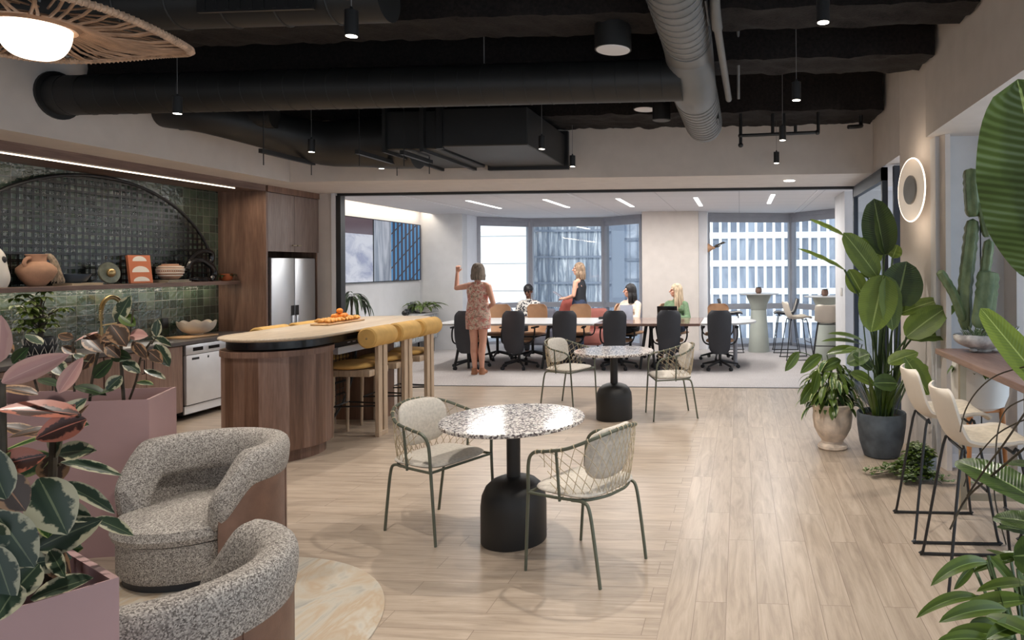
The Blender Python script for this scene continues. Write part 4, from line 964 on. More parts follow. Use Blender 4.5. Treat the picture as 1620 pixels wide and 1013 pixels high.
dup(rc, (-.77, 7.50, 0), math.radians(198), 'rope-backed cafe chair right of the farther round table')

# ================================================================ lounge corner
label(MB().lathe([(0, .001), (.90, .001), (.90, .010), (.89, .014), (0, .014)], 90, c=(0, 0, 0)).build('round_rug', 'marbled_rug', loc=(-2.55, 2.83, 0)), 'round rug with soft marbled grey and sand pattern under the armchairs', 'rug')
def make_armchair(open_half=58):
    t = thing('barrel_armchair', 'x', 'armchair', (0, 0, 0), 0, 'boucle barrel armchairs')
    a0, a1 = math.radians(open_half), math.radians(360-open_half)
    def shape(u):   # u 0..1 round the back; returns angle, top height, lower outer height
        a = a0+(a1-a0)*u; e = min(u, 1-u)*2; k = max(0, min(1, (e-.0)/.26)); k = k*k*(3-2*k)
        return a, .50+.185*k, .33+.20*k
    def band(u, v):
        a, zt, zb = shape(u); b = v*2*PI; e = min(u, 1-u); cap = math.sqrt(max(0, 1-(1-min(1, e/.045))**2)) if e < .045 else 1
        rc_, rw = .35, .068*(.25+.75*cap); zm = (zt+zb-.06)/2; zh = (zt-zb+.06)/2*(.55+.45*cap)
        c = math.copysign(abs(math.cos(b))**.62, math.cos(b)); s_ = math.copysign(abs(math.sin(b))**.7, math.sin(b))
        r = rc_+rw*c+.02*(s_*.5+.5)-(.035 if c < 0 else 0)*(.5-.5*s_)
        return (r*math.cos(a), r*math.sin(a), zm+zh*s_)
    m = MB(); m.grid(72, 22, band, cv=True)
    for u in (0, 1):
        ring = [band(u, k/22) for k in range(22)]; m.add(ring, [tuple(range(22)) if u == 0 else tuple(range(21, -1, -1))])
    def inner(u, v):
        a, zt, zb = shape(.03+.94*u); r = .335-.03*v; return (r*math.cos(a), r*math.sin(a), .30+(zt-.06-.30)*v)
    m.grid(60, 5, inner).grid(60, 5, lambda u, v: (inner(1-u, v)[0]*1.1, inner(1-u, v)[1]*1.1, inner(1-u, v)[2]))
    m.build('back_roll', 'boucle_grey', t, angle=80)
    def sh(u, v):
        a, zt, zb = shape(.02+.96*u); r = .413; return (r*math.cos(a), r*math.sin(a), .05+(zb+.02-.05)*v)
    m = MB(); m.grid(64, 6, sh).grid(64, 6, lambda u, v: tuple(V(sh(1-u, v))*V((.955, .955, 1)) if False else (sh(1-u, v)[0]*.955, sh(1-u, v)[1]*.955, sh(1-u, v)[2])))
    for uu in (0.0, 1.0):
        pa, pb = sh(uu, 0), sh(uu, 1); m.add([pa, pb, (pb[0]*.955, pb[1]*.955, pb[2]), (pa[0]*.955, pa[1]*.955, pa[2])], [(0, 1, 2, 3)])
    m.build('outer_shell', 'leather_brown', t, angle=40)
    m = MB()
    for u in (.28, .5, .72): a, zt, zb = shape(u); m.tube([(.4145*math.cos(a), .4145*math.sin(a), .06), (.4145*math.cos(a), .4145*math.sin(a), zb)], .0022, 5)
    m.build('seam', 'leather_brown', t)
    m = MB(); m.lathe([(0, .24), (.34, .24), (.375, .255), (.385, .285), (.37, .325), (.30, .348), (0, .36)], 56, sx=1.02); m.build('seat', 'boucle_grey', t)
    MB().lathe([(.345, .05), (.365, .08), (.365, .245), (0, .245)], 56).build('seat_base', 'boucle_grey', t)
    MB().lathe([(0, .015), (.34, .015), (.34, .06), (0, .06)], 40).build('plinth', 'black_plastic', t)
    return t
ac = make_armchair(); ac.location = (-3.00, 3.60, 0); ac.rotation_euler = (0, 0, math.radians(-103)); ac['label'] = 'farther grey boucle barrel armchair facing us in front of the pink planter'
ac2 = dup(ac, (-1.97, 2.15, 0), math.radians(166), 'nearer grey boucle barrel armchair with its brown leather back to us')
def planter(name, lab, corners, h, soil=.78):
    cx = sum(c[0] for c in corners)/4; cy = sum(c[1] for c in corners)/4; t = thing(name, lab, 'planter', (cx, cy, 0), 0, 'pink metal planters')
    o_ = [(x-cx, y-cy) for x, y in corners]; i_ = [(x*(1-.012/math.hypot(x, y)*1.4), y*(1-.012/math.hypot(x, y)*1.4)) for x, y in o_]
    m = MB(); n = 4; vs = [(x, y, 0) for x, y in o_]+[(x, y, h) for x, y in o_]+[(x, y, h) for x, y in i_]+[(x, y, soil*h-.02) for x, y in i_]
    fs = [(3, 2, 1, 0)]
    for k in range(4): j = (k+1) % 4; fs += [(k, j, 4+j, 4+k), (4+k, 4+j, 8+j, 8+k), (8+k, 8+j, 12+j, 12+k)]
    m.add(vs, fs); m.build('box', 'pink_metal', t, smooth=False)
    m = MB(); m.prism(i_, soil*h-.02, soil*h); m.build('soil', 'soil', t, smooth=False); return t
planter('metal_planter', 'nearest pink metal planter at the bottom left, full of rubber plant', [(-1.53, 1.58), (-1.81, 1.73), (-2.33, .88), (-2.05, .73)], .90)
planter('metal_planter', 'farther pink metal planter between the kitchen and the armchair', [(-3.43, 3.74), (-3.61, 4.14), (-5.36, 3.72), (-5.18, 3.32)], .90)

# ================================================================ bar table at the window, stools
t = thing('bar_table', 'high walnut bar table on a pale brass frame by the right-hand window', 'table', (1.75, 4.0, 0))
MB().rbox(-.30, .26, -2.2, 1.20, .99, 1.03, .003, 1).build('top', 'bar_wood', t, smooth=False)
for y in (.74, -1.0):
    for x in (-.25, .18): MB().box(x-.02, x+.02, y-.02, y+.02, 0, .99).build('leg', 'champagne_metal', t, smooth=False)
    MB().box(-.25, .18, y-.018, y+.018, .06, .10).build('crossbar', 'champagne_metal', t, smooth=False); MB().box(-.25, .18, y-.018, y+.018, .955, .99).build('crossbar', 'champagne_metal', t, smooth=False)
def make_shell_stool(shell='cream_shell', cushion=None):
    t = thing('bar_stool', 'x', 'stool', (0, 0, 0))
    P = spline([(.215, 0, .715), (.19, 0, .728), (.08, 0, .705), (-.06, 0, .70), (-.15, 0, .725), (-.195, 0, .79), (-.225, 0, .88), (-.25, 0, .97), (-.258, 0, 1.005)], 5); n = len(P)-1
    def wd(v): return .20*(1-.0*v)*(1-.35*max(0, (v-.8)/.2)**2.2)*(1-.22*max(0, (.12-v)/.12)**2)
    def f(u, v, off=0):
        k = v*n; i = min(int(k), n-1); p = P[i].lerp(P[i+1], k-i); tg = (P[i+1]-P[i]).normalized(); nn = V((-tg.z, 0, tg.x)); 
        x = (u-.5)*2; w = wd(v); curl = .045*abs(x)**2.4*(1 if v > .2 else v/.2)
        if nn.x < 0 and nn.z < .0: nn = -nn
        nrm = V((tg.z, 0, -tg.x)); return p-nrm*curl*(-1)+nrm*off+V((0, x*w, 0))
    m = MB(); nu, nv = 14, 30
    m.grid(nu, nv, lambda u, v: f(u, v, 0)).grid(nu, nv, lambda u, v: f(1-u, v, .014))
    for v0 in (0, 1): m.grid(nu, 1, lambda u, v, v0=v0: f(u if v0 else 1-u, v0, .014*v))
    for u0 in (0, 1): m.grid(1, nv, lambda u, v, u0=u0: f(u0, v, .014*(1-u if u0 else u)))
    m.build('shell', shell, t, angle=60)
    if cushion:
        m = MB(); m.grid(nu, nv, lambda u, v: f(.06+.88*u, .03+.93*v, .018+.014*abs(math.sin(PI*u)*math.sin(PI*v))**.5)).grid(nu, nv, lambda u, v: f(.94-.88*u, .03+.93*v, .012))
        m.build('pad', cushion, t, angle=60)
    for s_ in (-1, 1):
        pts = spline([(.12, s_*.13, .695), (.15, s_*.15, .66), (.235, s_*.235, .06), (.245, s_*.25, .02), (.215, s_*.25, .010), (-.215, s_*.25, .010), (-.245, s_*.25, .02), (-.235, s_*.235, .06), (-.15, s_*.15, .66), (-.12, s_*.13, .69)], 4)
        MB().tube(pts, .0085, 8).build('sled_leg', 'black_metal', t)
    for a, b in (((.12, -.13, .69), (.12, .13, .69)), ((-.12, -.13, .69), (-.12, .13, .69)), ((.195, -.195, .30), (.195, .195, .30))): MB().tube([a, b], .008, 8).build('crossbar', 'black_metal', t)
    return t
ss = make_shell_stool(cushion='cream_fabric'); ss.location = (1.27, 4.38, 0); ss['label'] = 'cream shell bar stool farther from the camera at the walnut bar table'; ss['group'] = 'cream shell stools at the bar table'
dup(ss, (1.27, 3.72, 0), 0, 'nearest cream shell bar stool on the room side of the walnut bar table')
dup(ss, (1.95-.05, 3.95, 0), PI, 'pale shell stool on the window side of the walnut bar table')
# white planter on wooden legs
t = thing('bowl_planter', 'white bowl planter on wooden legs behind the bar table', 'planter', (1.80, 5.28, 0))
MB().lathe([(0, .56), (.10, .565), (.17, .60), (.20, .68), (.205, .80), (.195, .92), (.185, .92), (.19, .80), (.16, .70), (0, .68)], 40).build('bowl', 'white_plastic', t)
for k in range(3):
    a = math.radians(90+120*k+15); MB().tube([(.15*math.cos(a), .15*math.sin(a), .58), (.185*math.cos(a), .185*math.sin(a), 0)], [.022, .013], 14).build('leg', 'trunk_wood', t)
m = MB(); m.tube([(.15*math.cos(math.radians(105+120*k)), .15*math.sin(math.radians(105+120*k)), .56) for k in range(3)], .012, 8, closed=True); m.build('ring', 'trunk_wood', t)
m = MB(); rnd = random.Random(2)
for k in range(24): a = rnd.uniform(0, 6.28); leaf(m, (.12*math.cos(a), .12*math.sin(a), .9), (math.cos(a), math.sin(a), .3), rnd.uniform(.08, .16), .05, 1.0, nu=3, nv=6)
m.build('foliage', 'leaf_green', t)
# wall sconce on the column
t = thing('wall_sconce', 'round glowing disc wall light with a dark centre on the white column', 'lamp', (1.49, 6.02, 2.30))
X = Matrix.Rotation(math.radians(10.0), 4, 'Z') @ Matrix.Rotation(-PI/2, 4, 'Y')
MB().lathe([(.10, -.065), (.10, .0), (.0, .0)], 30, X=X).build('mount', 'white_plastic', t)
def glass_disc():
    s = NT('lit_acrylic'); s.P(Base_Color=(.5, .43, .36, 1), Roughness=.4, Emission_Color=(1, .82, .64, 1), Emission_Strength=.3)
glass_disc()
MB().lathe([(.10, 0), (.268, 0), (.268, .010), (.10, .010)], 60, X=X).build('glass_disc', 'lit_acrylic', t)
MB().tube([X @ V((.271*math.cos(a), .271*math.sin(a), .005)) for a in [2*PI*k/72 for k in range(72)]], .0065, 8, closed=True).build('rim', 'sconce_glow', t)
MB().lathe([(0, 0), (.125, 0), (.125, .022), (.12, .026), (0, .026)], 48, X=X).build('centre_cap', 'pipe_grey', t)
light('sconce_up', 'POINT', (1.42, 5.98, 2.62), 2.2, (1, .8, .6), .18); light('sconce_down', 'POINT', (1.42, 5.98, 1.98), 2.2, (1, .8, .6), .18)

# ================================================================ far room
t = thing('conference_table', 'dark-wood conference table in the middle, carrying the laptop', 'table', (-2.33, 11.34, 0))
m = MB(); m.rbox(.02, 1.70, -.625, .625, .70, .742, .004, 1); m.build('top', 'conf_wood', t, smooth=False)
m = MB(); m.box(.1, 1.6, -.05, .05, .66, .70); m.build('beam', 'black_metal', t, smooth=False)
t3 = thing('conference_table', 'left part of the conference table, pale top standing in for window reflection', 'table', (-2.33, 11.34, 0))
MB().rbox(-2.6, .01, -.625, .625, .712, .742, .004, 1).build('top', 'tabletop_grey', t3, smooth=False); MB().box(-2.5, -.1, -.05, .05, .66, .712).build('beam', 'black_metal', t3, smooth=False)  # window reflection on the table painted as a pale grey top
for x, tt3 in ((-2.2, t3), (-.75, t3), (.85, t)):
    for s_ in (-1, 1):
        for dx in (-.12, .12): MB().tube([(x+dx*.3, s_*.35, .69), (x+dx, s_*.5, 0)], [.028, .02], 10).build('leg', 'black_metal', tt3)
t2 = thing('end_table', 'pale grey round-ended table closing the right end of the conference table', 'table', (-2.33, 11.34, 0))
MB().prism([(1.71, -.625)]+[(2.0+.60*math.cos(a), .625*math.sin(a)) for a in [-PI/2+PI*k/20 for k in range(21)]]+[(1.71, .625)], .715, .742).build('top', 'tabletop_grey', t2, smooth=False)
for y in (-.1, .3): MB().cyl((2.25, y, 0), (2.25, y, .715), .033, seg=20).build('leg', 'frame_grey', t2)
for x in (-.55, 1.15):
    m = MB()
    for k in range(12): m.ball((x, -.15, .06+k*.052), (.022, .022, .022), 8, 5)
    m.build('cable_spine', 'black_plastic', t)
def make_task_chair(shell, seatm, lowback=False):
    t = thing('office_chair', 'x', 'chair', (0, 0, 0))
    z0, z1 = (.26, .95) if not lowback else (.40, .97)
    def f(u, v, o=0):
        z = z0+(z1-z0)*v; x = (u-.5)*2; w = .155+.035*math.sin(min(1, v*1.25)*PI/2); e = abs(2*v-1); w *= (1-max(0, e-.72)**2*4.2); y = -.235-.035*math.cos((v-.45)*3)+.045*x*x+.07*max(0, .35-v)*2; return (x*w, y-o, z)
    m = MB(); m.grid(14, 22, lambda u, v: f(1-u, v, .022)).grid(14, 22, lambda u, v: f(u, v, 0))
    for u0 in (0, 1): m.grid(1, 22, lambda u, v, u0=u0: f(u0, v, .022*(u if u0 == 0 else 1-u)))
    for v0 in (0, 1): m.grid(14, 1, lambda u, v, v0=v0: f(u, v0, .022*(v if v0 else 1-v)))
    m.build('backrest', shell, t, angle=60)
    def seat(u, v):
        a = u*2*PI; k = math.sin(v*PI)**.4; c = math.copysign(abs(math.cos(a))**.6, math.cos(a)); s = math.copysign(abs(math.sin(a))**.6, math.sin(a)); return (.225*k*c, .02+.22*k*s, .455-.03*math.cos(v*PI))
    m = MB(); m.grid(28, 10, seat, cu=True); m.build('seat', seatm, t)
    for s_ in (-1, 1):
        MB().tube(spline([(s_*.08, -.16, .40), (s_*.22, -.12, .42), (s_*.275, -.06, .50), (s_*.28, -.03, .62), (s_*.27, 0, .66)], 4), .013, 8).build('arm', 'black_plastic', t)
        MB().rbox(s_*.27-.03, s_*.27+.03, -.10, .13, .655, .68, .01).build('armrest', 'black_plastic', t)
    m = MB(); m.cyl((0, 0, .09), (0, 0, .42), .024, seg=14); m.rbox(-.1, .1, -.15, .1, .38, .43, .02); m.build('gas_column', 'black_metal', t)
    m = MB()
    for k in range(5):
        a = 2*PI*k/5+.31; m.tube([(.02*math.cos(a), .02*math.sin(a), .13), (.30*math.cos(a), .30*math.sin(a), .07)], [.024, .014], 8)
    m.ball((0, 0, .12), (.045, .045, .035), 12, 8); m.build('star_base', 'black_plastic', t)
    for k in range(5):
        a = 2*PI*k/5+.31; x, y = .30*math.cos(a), .30*math.sin(a); m = MB()
        for d in (-.012, .012): m.cyl((x-.0+d*math.sin(a)-.008*math.sin(a), y-d*math.cos(a)+.008*math.cos(a), .029), (x+d*math.sin(a)+.008*math.sin(a), y-d*math.cos(a)-.008*math.cos(a), .029), .029, seg=12)
        m.cyl((x, y, .03), (x, y, .07), .008, seg=8); m.build('caster', 'black_plastic', t)
    return t
tb = make_task_chair('chair_shell_black', 'tan_leather'); tb['group'] = 'black-backed office chairs on the near side of the conference table'
words = ['farthest left black-backed office chair, half behind the woman in the dress', 'black-backed office chair just right of the woman in the dress', 'black-backed office chair third from the left at the conference table', 'black-backed office chair in front of the dark-haired woman in a cream sweater', 'black-backed office chair in front of the open laptop', 'farthest right black-backed office chair at the rounded end of the conference table']
for i, (x, y) in enumerate(((-4.42, 10.93), (-3.60, 10.92), (-2.80, 10.90), (-1.97, 10.93), (-1.13, 10.95), (-.32, 10.93))):
    c = tb if i == 0 else dup(tb, (x, y, 0)); c.location = (x, y, 0); c.rotation_euler = (0, 0, (.12, -.08, .1, -.05, .05, 0)[i]); c['label'] = words[i]
tt = make_task_chair('tan_leather', 'tan_leather', True); tt['group'] = 'tan office chairs on the far side of the conference table'
words = ['tan office chair across the table, just right of the woman in the dress', 'tan office chair across the table in front of the seated man', 'tan office chair across the table in front of the standing woman', 'tan office chair across the table under the dark-haired woman', 'tan office chair across the table under the blonde woman', 'tan office chair across the table at the rounded right end']
for i, (x, y) in enumerate(((-4.35, 12.0), (-3.72, 12.05), (-2.88, 12.05), (-1.98, 12.25), (-1.18, 12.25), (-.40, 12.05))):
    c = tt if i == 0 else dup(tt, (x, y, 0)); c.location = (x, y, 0); c.rotation_euler = (0, 0, PI+(.1, -.1, .06, 1.2, 1.1, -.05)[i]); c['label'] = words[i]
# wall screens
def screen_mat(name, stops, sc, vec, dist, extra=None):
    s = NT(name); v = s.coords(vec); n = s.noise(v, sc, 4, .6, dist); c = s.ramp(n, stops)
    s.P(Base_Color=(.02, .02, .02, 1), Roughness=.15, Emission_Color=c, Emission_Strength=.75)  # reflection of a building painted as a glowing pattern on the screen
    if extra: extra(s, c)
def left_scr(s, c):
    t = s.node('TexCoord'); sep = s.node('SeparateXYZ'); s.lk(t.outputs['Object'], sep.inputs[0])
    top = s.math('GREATER_THAN', sep.outputs[2], .27); s.set(s.b, Emission_Color=s.mix(top, c, rgb(98, 78, 88)))
screen_mat('screen_left', [(.35, rgb(160, 166, 196)), (.6, rgb(226, 228, 240))], 2.0, (1, 1, 2), .5, left_scr)
def right_scr(s, c):
    t = s.node('TexCoord'); sep = s.node('SeparateXYZ'); s.lk(t.outputs['Object'], sep.inputs[0])
    w = s.math('SINE', s.math('MULTIPLY', sep.outputs[1], 42)); st = s.math('GREATER_THAN', w, .35)
    blue = s.mix(st, rgb(26, 42, 74), rgb(60, 150, 214))
    d = s.math('ABSOLUTE', s.math('SUBTRACT', s.math('MULTIPLY', s.math('FRACT', s.math('MULTIPLY', s.math('SUBTRACT', sep.outputs[2], s.math('MULTIPLY', sep.outputs[1], .55)), 3.2)), 1.0), .5))
    blue = s.mix(s.math('LESS_THAN', d, .05), blue, rgb(20, 26, 48))
    left = s.math('LESS_THAN', sep.outputs[1], -.28); s.set(s.b, Emission_Color=s.mix(left, blue, c))
screen_mat('screen_right', [(.35, rgb(108, 122, 142)), (.6, rgb(196, 202, 216))], 1.6, (1, 3, .4), 1, right_scr)
for y, mt, lab in ((10.55, 'screen_left', 'large wall screen at the left showing a painted pale lilac reflection under a dark band'), (12.33, 'screen_right', 'large wall screen at the right showing painted reflections of blue glass facades')):
    t = thing('wall_screen', lab, 'screen', (-6.36, y, 1.95)); MB().box(-.03, .02, -.885, .885, -.55, .55).build('housing', 'screen_black', t, smooth=False)
    MB().box(.02, .022, -.87, .87, -.535, .535).build('display', mt, t, smooth=False)
t = thing('credenza', 'low grey credenza under the wall screens', 'cabinet', (-6.19, 11.3, 0))
MB().box(-.20, .18, -1.9, 1.9, .25, .74).build('carcass', 'stone_grey', t, smooth=False); MB().rbox(-.20, .20, -1.92, 1.92, .74, .77, .004, 1).build('top', 'tabletop_grey', t, smooth=False)
for k in range(4): MB().rbox(.18, .198, -1.88+k*.95, -.95+k*.95, .27, .73, .003, 1).build('door', 'stone_grey', t, smooth=False)
for x in (-.15, .15):
    for y in (-1.8, 0, 1.8): MB().box(x-.012, x+.012, y-.012, y+.012, 0, .25).build('leg', 'black_metal', t, smooth=False)
t = thing('potted_plant', 'leafy green plant in a wide pale bowl on the credenza', 'plant', (-6.12, 12.85, .771))
MB().lathe([(.08, 0), (.13, .02), (.20, .1), (.22, .16), (.205, .16), (.17, .08), (0, .06)], 30).build('bowl', 'stone_pale', t)
m = MB(); rnd = random.Random(12)
for k in range(70):
    a = rnd.uniform(0, 6.28); e = rnd.uniform(.2, 1.4); leaf(m, (.1*math.cos(a), .1*math.sin(a), .12), (math.cos(a), math.sin(a), e), rnd.uniform(.18, .42), rnd.uniform(.035, .07), .9, nu=2, nv=6)
m.build('foliage', 'leaf_green', t)
t = thing('potted_plant', 'dark drooping long-leaved plant beside the black door frame', 'plant', (-6.1, 10.35, .771))
MB().lathe([(.07, 0), (.10, .02), (.12, .14), (.11, .14), (0, .1)], 24).build('pot', 'pot_dark', t)
m = MB(); rnd = random.Random(21); m2 = MB(); m2.tube([(0, 0, .1), (0, .02, .42)], .015, 8); m2.build('stem', 'stem_dark', t)
for k in range(26):
    a = rnd.uniform(0, 6.28); leaf(m, (.01, .02, rnd.uniform(.35, .48)), (math.cos(a), math.sin(a), rnd.uniform(.5, 1.1)), rnd.uniform(.35, .55), .05, 2.2, nu=2, nv=9)
m.build('foliage', 'leaf_dark', t)
t = thing('knot_ornament', 'small dark glossy ornament on the credenza', 'ornament', (-6.1, 12.1, .771)); m = MB(); m.ball((0, -.04, .05), (.05, .06, .05)).ball((0, .06, .055), (.045, .055, .055)).tube(spline([(0, -.08, .08), (0, 0, .11), (0, .08, .10)], 5), .014, 8); m.build('body', 'black_gloss', t)
# high tables by the window
def make_high_table():
    t = thing('high_table', 'x', 'table', (0, 0, 0), 0, 'pedestal high tables')
    MB().lathe([(0, 1.095), (.36, 1.095), (.385, 1.105), (.385, 1.112), (0, 1.115)], 48).build('top', 'tabletop_grey', t)
    MB().lathe([(.20, 0), (.205, .01), (.175, .4), (.15, .72), (.148, .80), (0, .80)], 40).build('pedestal', 'pale_green_paint', t)
    MB().lathe([(.14, .80), (.15, .81), (.17, .92), (.23, 1.05), (.24, 1.094), (0, 1.094)], 40).build('collar', 'pale_green_paint', t); return t
ht = make_high_table(); ht.location = (.36, 13.15, 0); ht['label'] = 'pale green pedestal high table between two dark bar stools'
dup(ht, (1.50, 12.0, 0), 0, 'pale green pedestal high table beside the right-hand wall')
def mini_plant(loc, lab):
    t = thing('table_plant', lab, 'plant', loc, 0, 'little potted plants on the high tables'); MB().lathe([(.04, 0), (.062, .03), (.06, .08), (.05, .11), (.045, .11), (0, .09)], 18).build('pot', 'leather_brown', t)
    m = MB(); rnd = random.Random(1)
    for k in range(16): a = rnd.uniform(0, 6.28); leaf(m, (.02*math.cos(a), .02*math.sin(a), .1), (math.cos(a), math.sin(a), 1), .07, .03, .6, nu=2, nv=4)
    m.build('foliage', 'leaf_dark', t)
mini_plant((.36, 13.10, 1.116), 'little potted plant on the high table between the dark stools'); mini_plant((1.47, 11.95, 1.116), 'little potted plant on the high table beside the right-hand wall')
ds = make_shell_stool('chair_shell_black', 'seat_fabric'); ds.location = (-.18, 13.15, 0); ds['label'] = 'dark bar stool with a pale pad at the left of the high table'; ds['group'] = 'dark sled-base stools'
dup(ds, (.88, 13.15, 0), PI, 'dark bar stool with a pale pad at the right of the high table')
ws = dup(ss, (1.42, 11.30, 0), math.radians(85), 'cream shell stool with its back to us at the high table beside the wall', 'stools at the right-hand high table')
dup(ss, (1.0, 12.15, 0), math.radians(10), 'cream padded stool on the left of the high table beside the wall', 'stools at the right-hand high table')
# lights in the far ceiling
LL = ['leftmost slim linear light in the white tiled ceiling', 'slim linear ceiling light second from the left', 'middle slim linear light in the white tiled ceiling', 'slim linear ceiling light second from the right', 'rightmost slim linear light in the white tiled ceiling']
for i, (x, y0, y1) in enumerate(((-4.34, 10.6, 12.2), (-3.08, 10.6, 12.2), (-1.91, 10.6, 12.2), (-.68, 10.6, 12.2), (.51, 10.3, 11.9))):
    label(MB().box(-.032, .032, -.75, .75, -.003, .001).build('linear_light', 'lamp_white', loc=(x, (y0+y1)/2, 2.719), smooth=False), LL[i], 'light', 'linear ceiling lights')
    light('linear_lamp', 'AREA', (x, (y0+y1)/2, 2.70), 42, (1, .97, .93), .08, 1.5)
m = MB()
for x in (-2.5, 1.12, -5.0): m.box(x-.008, x+.008, 9.3, 14.2, 2.712, 2.722)
struct(m.build('trim_7', 'ceiling_white', smooth=False))
# deer-like wall hook, sofa pieces, cushions, laptop
t = thing('wall_hook', 'small wooden animal-head wall ornament on the column edge', 'ornament', (-.80, 13.42, 2.02)); t.location = (-.62, 13.40, 2.0)
m = MB(); m.lathe([(.0, 0), (.09, .0), (.085, .02), (.03, .10), (.02, .14), (0, .15)], 16, X=rotM(0, PI/2, 0)); m.build('body', 'tan_leather', t)
m = MB(); m.tube(spline([(.13, 0, .02), (.2, 0, .06), (.3, 0, .10), (.36, 0, .10)], 4), [.022, .016, .02, .006], 8).tube(spline([(.15, 0, .02), (.22, 0, .03), (.28, 0, .08)], 4), [.015, .012, .004], 8); m.build('antler', 'stem_dark', t)
for x, mt, lab in ((-4.05, 'pillow_grey', 'grey lounge chair by the window under the seated man'), (-3.0, 'lounge_pink', 'rust-pink lounge chair in front of the middle window')):
    t = thing('lounge_chair', lab, 'armchair', (x, 13.1, 0))
    MB().rbox(-.38, .38, -.35, .35, .15, .42, .06, 3).build('seat', mt, t); MB().rbox(-.38, .38, .22, .40, .30, .82, .07, 3).build('backrest', mt, t)
    for sx in (-.3, .3):
        for sy in (-.28, .3): MB().cyl((sx, sy, 0), (sx, sy, .18), .014, seg=8).build('leg', 'black_metal', t)
def pillow(lab, loc, rot, mt):
    def f(u, v):
        a = u*2*PI; k = math.sin(v*PI)**.5; c = math.copysign(abs(math.cos(a))**.55, math.cos(a)); s = math.copysign(abs(math.sin(a))**.55, math.sin(a)); return (.2*k*c, -.06*math.cos(v*PI), .2*k*s)
    o = MB().grid(28, 12, f, cu=True).build('cushion', mt, loc=loc); o.rotation_euler = rot; label(o, lab, 'cushion')
pillow('grey cushion tilted beside the seated man', (-4.62, 12.95, .74), (-.2, .5, .1), 'pillow_grey')
pillow('rust-red cushion on the lounge chair left of the standing woman', (-3.22, 12.82, .86), (-.25, .3, 0), 'pillow_rust')
t = thing('laptop', 'open black laptop in front of the blonde woman', 'laptop', (-1.22, 11.45, .743))
MB().rbox(-.16, .16, -.0, .23, 0, .014, .004).build('base', 'black_plastic', t); MB().rbox(-.17, .17, 0, .008, 0, .225, .004, X=rotM(math.radians(10), 0, 0, (0, 0, .01))).build('lid', 'black_gloss', t)
label(MB().rbox(-.11, .11, -.15, .15, 0, .004, .001, X=rotM(math.radians(55), 0, .2, (0, 0, .12))).build('tablet', 'pillow_grey', loc=(-1.93, 11.55, .74)), 'grey tablet held up by the dark-haired woman', 'tablet')
t = thing('desk_phone', 'small black conference phone on the table', 'phone', (-2.3, 11.65, .743)); MB().prism([(-.12, -.07), (.12, -.07), (.08, .08), (-.08, .08)], 0, .04).build('body', 'black_plastic', t)
